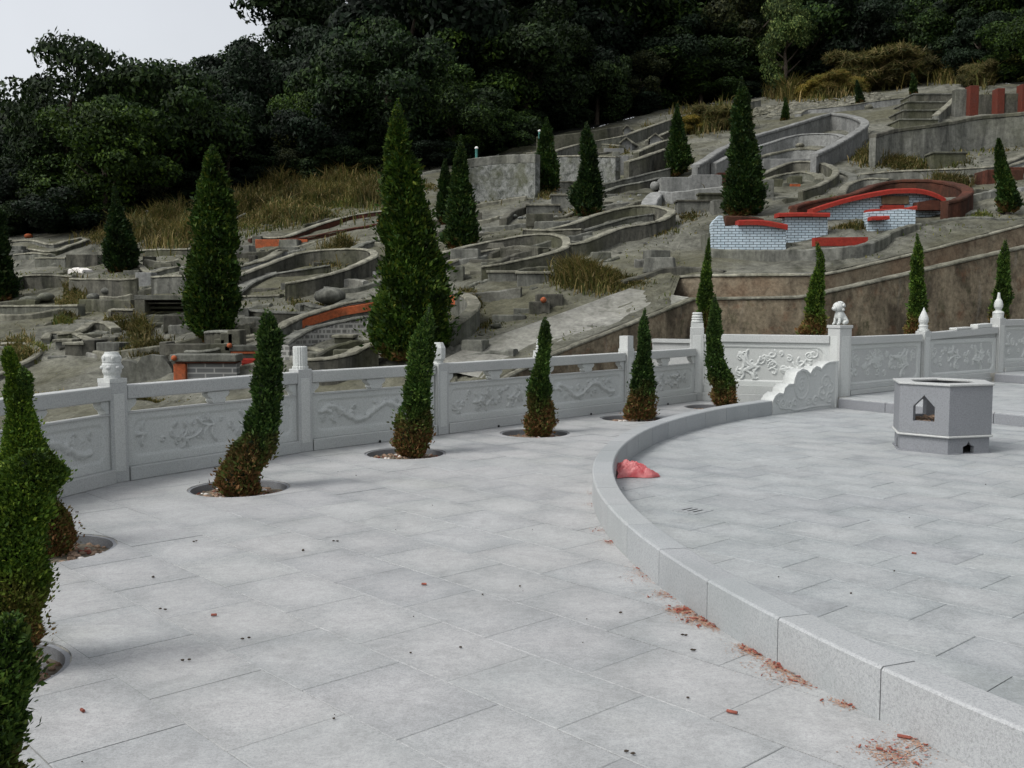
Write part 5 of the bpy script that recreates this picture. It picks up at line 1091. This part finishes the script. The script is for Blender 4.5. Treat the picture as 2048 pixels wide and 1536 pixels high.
# ---- white tiled grave
g = grave(1640, 450, 'large grave faced with white glazed tiles and bright red copings, right of centre')
def face(x0, x1, tops, yb, Y, th, mat, name, ext=.25):
    n_ = len(tops); xs_ = np.linspace(x0, x1, n_)
    def fn(u, v, t): return tuple(np.array(atY(u, v, Y)) + np.array([0, t, 0]))
    poly = [(x0, yb)] + list(zip(xs_, tops)) + [(x1, yb)]
    return MB().extrude(poly[::-1], fn, 0, th).build(name, M[mat], g, uvbox=mat == 'whitetile')
def copr(pts, Y, th, d, mat='red', name='red_coping'):
    P = [atY(x, y, Y) for x, y in pts]; m = MB(); ribbon(m, smoothline(P, 4), th, d, wob=.003)
    return m.build(name, M[mat], g)
YB = hp(1540, 497)[1]
face(1448, 1572, [452, 450, 448, 449, 452], 505, YB, .25, 'whitetile', 'tile_wall'); copr([(1474, 441), (1520, 441), (1571, 450)], YB + .1, .42, .13)
face(1424, 1450, [448, 440, 436, 430, 431, 452], 505, YB + .02, .3, 'whitetile', 'tile_wall')
copr([(1450, 432), (1500, 434), (1525, 438)], YB + .6, .3, .3, 'darkred', 'dark_coping')
face(1570, 1655, [434, 434, 434], 500, YB + .5, .3, 'whitetile', 'tile_wall'); copr([(1553, 427), (1600, 426), (1655, 427)], YB + .55, .45, .10)
YM = YB + 2.0
face(1630, 1882, [424, 415, 404, 394, 387, 383, 382, 384, 390, 398], 482, YM, .3, 'whitetile', 'tile_wall')
copr([(1620, 418), (1650, 408), (1700, 394), (1760, 382), (1790, 379), (1830, 379), (1860, 386), (1884, 398)], YM, .5, .13)
face(1764, 1818, [392, 392], 408, YM - .06, .06, 'plaque', 'plaque'); face(1768, 1809, [410, 410], 416, YM - .3, .3, 'red', 'red_shelf')
face(1735, 1831, [424, 421, 418, 420], 495, YB + .25, .3, 'whitetile', 'tile_wall'); copr([(1733, 420), (1780, 418), (1804, 417), (1828, 412)], YB + .5, .4, .10); copr([(1739, 434), (1775, 432)], YB + .1, .3, .09)
face(1630, 1736, [475, 474], 492, YB - .95, .25, 'red', 'red_kerb'); face(1835, 1890, [404, 400, 402], 420, YM - .4, .3, 'darkred', 'dark_panel')
blk(g, 1652, 1734, 476, 470, 1.2, 'soil', 'soil_bed', back=.6)
m_ = MB(); ribbon(m_, smoothline([hp(x, y, .16) for x, y in Z8((40, 1205), (200, 1212), (400, 1215), (600, 1213), (800, 1200), (1000, 1180), (1120, 1135), (1200, 1090), (1290, 1062), (1370, 1045))], 5), .25, .42); m_.build('front_kerb', M['conc'], g)
blk(g, 1412, 1450, 500, 466, .9, 'conc', 'end_block', back=-.3)
g = grave(1780, 380, 'dark red horseshoe mound wall with an orange ball behind the white tiled grave')
wl(g, Z8((570, 935), (650, 908), (750, 888), (950, 850), (1100, 792), (1250, 768), (1450, 766), (1560, 778), (1660, 805), (1690, 835), (1640, 878), (1540, 905)), .4, .3, 'darkred', 'darkred', ch=.08)
ballat(g, 1798, 368, 13, 8, 'orange', 'ball', base=(1798, 385)); ballat(g, 1910, 382, 12, 8, 'darkred', 'rock')
gr = [(o, np.array(o.location)) for o in COL.objects if o.name.split('.')[0] == 'grave']
r2 = random.Random(77); nk = 0
while nk < 95:
    x = r2.uniform(-20, 2048); y = r2.uniform(270, 745)
    if y < 505 - .2 * x or (x > 1340 and y > 440) or (1400 < x < 1900 and y > 350) or (x > 1150 and y > 590) or (x > 1500 and 215 < y < 345) or (940 < x < 1130 and y > 590) or y < 262: continue
    if 740 < x < 900 and y > 500: continue
    p = hp(x, y)
    if p[1] < 14: continue
    L = r2.uniform(.5, 2.6); a0 = r2.uniform(-.25, .5); c0 = r2.uniform(-.5, .5); pts = []
    for t_ in np.linspace(-.5, .5, 6): aa = a0 + c0 * t_; pts.append((p[0] + L * t_ * math.cos(aa), p[1] + L * t_ * math.sin(aa) + c0 * L * t_ * t_ * 1.4))
    h_ = r2.uniform(.03, .2); P = [np.array([q[0], q[1], plane(q[0], q[1]) + hnoise(q[0], q[1]) + h_]) for q in pts]
    own = min(gr, key=lambda q: np.linalg.norm(q[1] - p))[0]; m_ = MB(); ribbon(m_, smoothline(P, 3), r2.uniform(.08, .22), h_ + .3); m_.build('kerb', M[r2.choice(['conc', 'conc_dark', 'conc', 'ramp', 'coping'])], own); nk += 1
    if r2.random() < .55:
        q = P[2]; m_ = MB(); m_.box((q[0] + r2.uniform(-.4, .4), q[1] + r2.uniform(.2, .6), q[2] + r2.uniform(-.05, .1)), (r2.uniform(.2, .8), r2.uniform(.15, .5), r2.uniform(.15, .4)), r2.uniform(-.4, .4), r2.uniform(.8, 1)); m_.build('stone_block', M[r2.choice(['conc', 'conc_dark'])], own, bevel=.02)
# loose things
for x, y, s, nm, lab, cat, mt in ((1755, 328, 8, 'white_bag', 'small white plastic bag in the weeds left of the dark box tomb', 'bag', 'white'), (300, 440, 10, 'pale_bundle', 'pale bundle lying in the long dry grass above the left cypresses', 'bundle', 'whitestone')):
    b = hp(x, y); k = b[1] / FPX; MB().ball((b[0], b[1], b[2] + s * k * .6 + .1), (s * k * 1.3, s * k, s * k * .8), 12, 8, .15).ball((b[0] + s * k * 1.2, b[1], b[2] + .12), (s * k * .8, s * k * .7, s * k * .5), 10, 6, .2).build(nm, M[mt], None, True)
    props(bpy.data.objects[nm], lab, cat)
for x, y0, y1, lab in ((953, 296, 374, 'thin green pole in front of the blotched white wall'), (1079, 262, 330, 'thin green pole left of the cypress by the white wall')):
    b = hp(x, y1 + 2); t = thing('green_pole', tuple(b), lab, 'pole', 'green poles by the white wall'); p = atY(x, y0, b[1]); MB().tube([(b[0], b[1], b[2] - .2), tuple(p)], .05, 8).build('shaft', M['green'], t); MB().ball(tuple(p), (.07, .07, .06), 8, 6).build('cap', M['white'], t)
# rubble on the upper slope
mb = MB()
for k in range(260):
    u = rs.random(); x = 1510 + 260 * u + rs.gauss(0, 8); y = 218 - 22 * u + rs.gauss(0, 6) + (8 if u < .3 else 0); p = hp(x, y); s = rs.uniform(.06, .28); mb.ball(tuple(p), (s * 1.4, s, s * .6), 6, 4, .25)
props(mb.build('rubble', M['coping']), 'spill of pale broken stones below the golden brush at upper right', 'rubble', kind='stuff')
mb = MB()
for k in range(420):
    x = rs.uniform(0, 2048); y = rs.uniform(250, 720); p = hp(x, y)
    if 12 < p[1] < 60 and (y > 560 - .2 * x) and not (x > 1300 and y > 430): s = rs.uniform(.02, .09); mb.ball(tuple(p), (s * 1.5, s, s * .6), 6, 4, .25)
props(mb.build('loose_stones', M['conc']), 'loose stones scattered over the cemetery slope', 'stones', kind='stuff')

# ------------------------------------------------------------------ grasses
def blades(name, areas, mat, label, cat, seed):
    g_ = np.random.default_rng(seed); VV = []
    for x, y, rx, ry, n, h in areas:
        for _ in range(n):
            pass
        n = int(n * 1.7); px = x + g_.normal(0, rx * .55, n); py = y + g_.normal(0, ry * .55, n)
        for a, b in zip(px, py):
            p = hp(a, min(b, 800)); 
            if p[1] > 75 or p[1] < np.interp(p[0] / p[1], bs, bY) + .15: continue
            p[2] = plane(p[0], p[1]) + hnoise(p[0], p[1]) * 1.0 - .03; hh = h * g_.uniform(.3, 1.15) * (.7 + .45 * math.sin(p[0] * 2.1 + 1.7 * math.sin(p[1] * 1.3))); az = g_.uniform(0, 2 * PI); ln = g_.uniform(.15, .95) * hh; wd = .004 + .00045 * p[1]
            d = np.array([math.cos(az), math.sin(az), 0]); s = np.array([-d[1], d[0], 0]) * wd; up = np.array([0, 0, 1.])
            m_ = p + d * ln * .35 + up * hh * .65; e = p + d * ln + up * hh * g_.uniform(.7, 1)
            VV.append((p - s, p + s, m_ + s * .8, m_ - s * .8)); VV.append((m_ - s * .8, m_ + s * .8, e + s * .15, e - s * .15))
    V = np.array(VV).reshape(-1, 3); F = np.arange(len(V)).reshape(-1, 4)
    return props(link(name, fast(name, V, F), M[mat]), label, cat, kind='stuff')
A1 = []
for x, y, rx, ry, n, h in ((300, 450, 70, 22, 1800, .9), (350, 465, 70, 25, 2200, .8), (330, 478, 80, 20, 1500, .7), (250, 470, 50, 16, 900, .6), (200, 478, 40, 12, 500, .5), (480, 425, 60, 20, 1500, .8), (560, 400, 70, 25, 1600, .8), (640, 390, 70, 25, 1600, .8), (720, 400, 50, 15, 1200, .8), (700, 380, 60, 15, 900, .8), (600, 430, 80, 16, 900, .5), (520, 440, 50, 12, 600, .5),
    (145, 595, 18, 12, 800, .7), (140, 605, 22, 8, 500, .5), (230, 655, 18, 15, 500, .5), (275, 668, 20, 14, 700, .5), (255, 690, 45, 14, 1100, .25), (300, 700, 45, 14, 900, .2), (220, 700, 25, 8, 300, .2),
    (1150, 565, 35, 14, 1100, .5), (1210, 572, 45, 14, 1300, .45), (1265, 572, 30, 10, 500, .35), (680, 510, 28, 12, 700, .5), (690, 498, 20, 8, 300, .4), (640, 530, 50, 6, 300, .2),
    (1400, 258, 30, 12, 900, .9), (1450, 240, 25, 14, 900, .9), (1410, 240, 50, 12, 900, .8), (1310, 258, 20, 5, 300, .4), (1240, 305, 20, 4, 250, .35), (1350, 425, 40, 12, 700, .3), (1290, 465, 50, 8, 400, .15), (1400, 400, 30, 8, 300, .25), (1410, 370, 15, 5, 120, .3),
    (1745, 318, 35, 16, 900, .45), (1800, 330, 50, 10, 700, .35), (1900, 320, 35, 10, 500, .3), (2000, 290, 40, 10, 500, .3), (1840, 300, 60, 8, 400, .3), (1900, 372, 35, 12, 700, .4), (1880, 385, 20, 6, 250, .3), (1700, 465, 30, 3, 260, .3),
    (1080, 372, 22, 10, 500, .5), (1100, 395, 25, 5, 200, .3), (940, 600, 20, 20, 500, .3), (930, 650, 40, 14, 400, .15), (960, 640, 30, 12, 260, .15), (270, 810, 25, 8, 300, .3), (100, 820, 40, 14, 500, .3), (330, 800, 60, 10, 300, .15),
    (30, 700, 30, 10, 500, .3), (45, 720, 25, 8, 300, .3), (140, 640, 18, 6, 250, .3), (1180, 640, 30, 4, 120, .12), (1000, 395, 30, 10, 200, .3), (860, 375, 20, 5, 200, .4), (620, 610, 30, 6, 250, .2), (1170, 430, 50, 6, 200, .2), (1700, 560, 10, 3, 0, .2), (1970, 205, 20, 8, 300, .5)):
    A1.append((x, y, rx, ry, n, h))
blades('dry_grass', A1, 'grass', 'tufts of dry golden grass growing all over the cemetery slope', 'grass', 1)
blades('green_weeds', [(500, 560, 900, 130, 3500, .09), (1400, 400, 900, 120, 2500, .09), (900, 560, 700, 120, 2500, .07), (620, 410, 120, 26, 2500, .45), (480, 440, 80, 18, 1200, .4), (400, 470, 90, 18, 900, .3), (740, 395, 50, 14, 900, .5), (130, 650, 16, 5, 200, .4), (270, 695, 60, 14, 900, .12), (1440, 235, 40, 10, 500, .6), (1850, 325, 90, 12, 900, .2), (1950, 290, 70, 10, 600, .2), (60, 705, 30, 8, 300, .2), (900, 620, 50, 20, 300, .08), (1100, 640, 90, 20, 200, .06), (640, 560, 120, 30, 300, .08), (1960, 425, 30, 4, 120, .1), (300, 560, 150, 40, 500, .12), (600, 640, 80, 20, 250, .1), (80, 560, 60, 20, 400, .15)], 'grassg', 'low green weeds between the graves', 'weeds', 2)
blades('dry_brush', [(1740, 150, 60, 22, 1200, 1.2), (1800, 120, 40, 18, 900, 1.2), (1680, 180, 40, 14, 1500, .9), (1640, 195, 40, 8, 900, 1.0), (1830, 140, 30, 16, 700, 1.2), (1960, 160, 24, 12, 700, 1.2), (1580, 195, 40, 8, 900, 1.2), (1900, 160, 40, 8, 700, 1.0), (650, 360, 60, 12, 700, 1.0), (560, 375, 40, 12, 500, 1.0)], 'grass', 'high arching golden brush at the foot of the wood, mostly upper right', 'brush', 3)

# ------------------------------------------------------------------ wood behind
def crown_mesh(seed, N, lobes, size, spread=(1, 1, 1), leaf=.22, asp=.5):
    g_ = np.random.default_rng(seed); C_ = []
    for k in range(lobes):
        u = g_.normal(0, 1, 3); u /= np.linalg.norm(u); rr = g_.uniform(.35, .95) ** .7
        C_.append((u * rr * np.array([1, 1, .85]) * np.array(spread), g_.uniform(.22, .42)))
    V = []; per = N // lobes
    P = []; O = []
    for c, r in C_:
        u = g_.normal(0, 1, (per, 3)); u /= np.linalg.norm(u, axis=1)[:, None]; u[:, 2] = np.abs(u[:, 2]) * np.where(g_.random(per) < .75, 1, -1)
        q = c + u * r * (1 - .45 * g_.random((per, 1)) ** 1.5) * np.array([1.15, 1.15, .75]); P.append(q * size); O.append(u)
    P = np.concatenate(P); O = np.concatenate(O); n = len(P)
    nrm = O + g_.normal(0, .6, (n, 3)); nrm /= np.linalg.norm(nrm, axis=1)[:, None]
    a = np.cross(nrm, g_.normal(0, 1, (n, 3))); a /= np.linalg.norm(a, axis=1)[:, None]; b = np.cross(nrm, a); s = leaf * g_.uniform(.55, 1.3, n)[:, None]
    V = np.stack([P - a * s, P + b * s * asp, P + a * s, P - b * s * asp], 1).reshape(-1, 3)
    return fast('crown', V, np.arange(n * 4).reshape(n, 4))
def trunk_mesh(seed, H, top):
    g_ = random.Random(seed); mb = MB(); pts = [(g_.uniform(-.1, .1) * k, g_.uniform(-.1, .1) * k, H * k / 4) for k in range(5)]; mb.tube(pts, [.2, .16, .13, .1, .05], 8)
    for k in range(6):
        a = g_.uniform(0, 6.28); z = H * g_.uniform(.4, .85); L = g_.uniform(.9, 1.7); mb.tube([(0, 0, z), (L * .5 * math.cos(a), L * .5 * math.sin(a), z + .5), (L * math.cos(a), L * math.sin(a), z + 1.1)], [.07, .05, .02], 6)
    me = bpy.data.meshes.new('trunk'); me.from_pydata(mb.v, [], mb.f); me.update(); me.materials.append(M['bark']); return me
KIND = []
for k, (mt, N, lb, sp, lf) in enumerate((('leafA', 7000, 22, (1, 1, 1), .15), ('leafA', 7000, 16, (1.1, 1, .9), .17), ('leafB', 7000, 20, (1, 1, 1.0), .15), ('leafB', 7500, 26, (1.25, 1.1, .75), .16), ('leafD', 6500, 18, (.95, .95, 1.1), .15), ('leafC', 7000, 24, (.8, .8, 1.25), .13), ('leafA', 3600, 24, (1.2, 1.0, .8), .15))):
    cm = crown_mesh(500 + k, int(N * 1.9), lb, 2.6, sp, lf * .68); cm.materials.append(M[mt]); KIND.append((cm, trunk_mesh(600 + k, 4.6, 2)))
def forest_tree(k, x, y, z, H, wd, label, rz):
    cm, tm = KIND[k]; t = thing('broadleaf_tree', (x, y, z - .3), label, 'tree', 'broadleaf trees of the dark wood behind the graves'); t.rotation_euler = (0, 0, rz)
    s = H / 7.6; c = bpy.data.objects.new('crown', cm); c.parent = t; c.location = (0, 0, 4.3 * s); c.scale = (s * wd, s * wd, s * 1.25); COL.objects.link(c)
    q = bpy.data.objects.new('trunk', tm); q.parent = t; q.scale = (s, s, s); COL.objects.link(q)
SKY = [(-400, 170), (0, 155), (60, 140), (90, 130), (110, 120), (200, 120), (250, 150), (300, 95), (350, 90), (380, 75), (430, 55), (470, 60), (500, 72), (540, 35), (600, 28), (640, 20), (670, 0), (720, -60), (3000, -400)]
kx = [q[0] for q in SKY]; ky = [q[1] for q in SKY]
rs = random.Random(21); cnt = 0
LBL = ['dark broadleaf tree standing in the wood behind the graves'] * 2 + ['mid green broadleaf tree standing in the wood behind the graves', 'mid green spreading tree standing in the wood behind the graves', 'olive tinted tree standing in the wood behind the graves']
for row, (dy, stp) in enumerate(((.8, 3.2), (3.6, 3.6), (7.5, 4.0), (12, 4.6), (18, 5.5), (26, 7))):
    s = -.85
    while s < .85:
        Yb = float(np.interp(s, es_, eY)) + dy + rs.uniform(-1.2, 1.2); X = s * Yb; z = plane(X, Yb)
        px = 1024 + FPX * s; ct = Yb; base = 608 - (z - HC) / Yb * FPX
        if row < 2: Hm = rs.uniform(4.5, 8.5) if s > -.2 else rs.uniform(4, 7.5)
        else: Hm = rs.uniform(7, 10.5)
        lim = (base - float(np.interp(px, kx, ky))) / FPX * Yb
        Hh = min(Hm, lim * rs.uniform(.86, 1.02)); 
        if px > 650: Hh = Hm * (1.0 if row < 2 else 1.35)
        if Hh > 2.0:
            k = rs.choice([0, 1, 0, 1, 2, 2, 3, 4] if row < 2 else [0, 1, 0, 1, 0, 3])
            forest_tree(k, X, Yb, z, Hh, rs.uniform(1.0, 1.35) * (1 if Hh > 4 else 1.3), LBL[k] if k < 5 else LBL[0], rs.uniform(0, 6.28)); cnt += 1
        s += stp / Yb * rs.uniform(.8, 1.2)
for x, yb, H, k, wd, lab in ((1565, 195, 6.5, 5, .75, 'tree with glossy pale green leaves standing out at upper right'), (760, 340, 6.4, 3, 1.25, 'broad spreading green tree above the tallest cypress'), (150, 440, 9.6, 6, .9, 'sparse tree whose open branches break the skyline at upper left'),
                          (340, 415, 7.2, 3, 1.1, 'wide green tree lit from above, left of the second tallest cypress'), (1280, 228, 4.0, 4, 1.2, 'small olive tree at the edge of the wood above the gabled tombs'), (620, 355, 4.6, 2, 1.1, 'low green tree at the wood edge right of the second tallest cypress'), (930, 300, 7, 3, 1.2, 'green tree overhanging the blotched white wall'), (220, 452, 5.5, 2, 1.2, 'green tree behind the drooping cypress')):
    p = hp(x, yb); forest_tree(k, p[0], p[1] - .5, plane(p[0], p[1] - .5), H, wd, lab, 1.0)
def bush(k, x, y, z, H, wd, label, grp, nm='bush'):
    cm, tm = KIND[k]; c = bpy.data.objects.new(nm, cm); COL.objects.link(c); s = H / 4.6; c.location = (x, y, z + H * .38); c.scale = (s * wd, s * wd, s); c.rotation_euler = (0, 0, rs.uniform(0, 6.28)); props(c, label, 'bush', grp)
nb = 0
for dy, stp, h0, h1 in ((-.3, 1.5, 1.3, 2.6), (1.8, 2.2, 2.4, 4.0), (5, 3, 3, 5), (10, 4, 4, 6)):
    s_ = -.62
    while s_ < .62:
        Yb = float(np.interp(s_, es_, eY)) + dy + rs.uniform(-.4, .4); X = s_ * Yb; px = 1024 + FPX * s_
        if not (dy < 0 and (1080 < px < 1420 or px > 1560)): bush(rs.choice([0, 1, 1, 0, 2, 4] if dy < 3 else [0, 1]), X, Yb, plane(X, Yb), rs.uniform(h0, h1), rs.uniform(1, 1.5), 'dark leafy bush in the undergrowth at the foot of the wood', 'undergrowth bushes along the wood'); nb += 1
        s_ += stp / Yb * rs.uniform(.8, 1.2)
gm = crown_mesh(900, 16000, 22, 2.6, (1.1, 1, .8), .50, .07); V_ = None; gm.materials.append(M['grass']); KIND.append((gm, None))
for x, y, H, wd, lab in ((1745, 180, 3.0, 1.5, 'largest mound of golden brush at the wood edge, upper right'), (1812, 168, 2.8, 1.3, 'golden brush mound left of the head of the stairs'), (1685, 192, 1.7, 1.5, 'low golden brush mound above the pale rubble'), (1628, 198, 1.3, 1.4, 'smallest golden brush mound, left end of the brush'), (1962, 172, 1.7, 1.1, 'golden brush mound standing behind the red pillars'), (1440, 262, 1.6, 1.5, 'yellow green brush mound left of the tall cypress at upper right'), (1395, 268, 1.1, 1.4, 'low yellow brush mound beside the narrow cypress')):
    p = hp(x, y); bush(len(KIND) - 1, p[0], p[1] + .3, plane(p[0], p[1]), H, wd, lab, 'golden brush mounds below the wood', 'brush_mound')
print('tiles', n1, n2, 'trees', cnt)
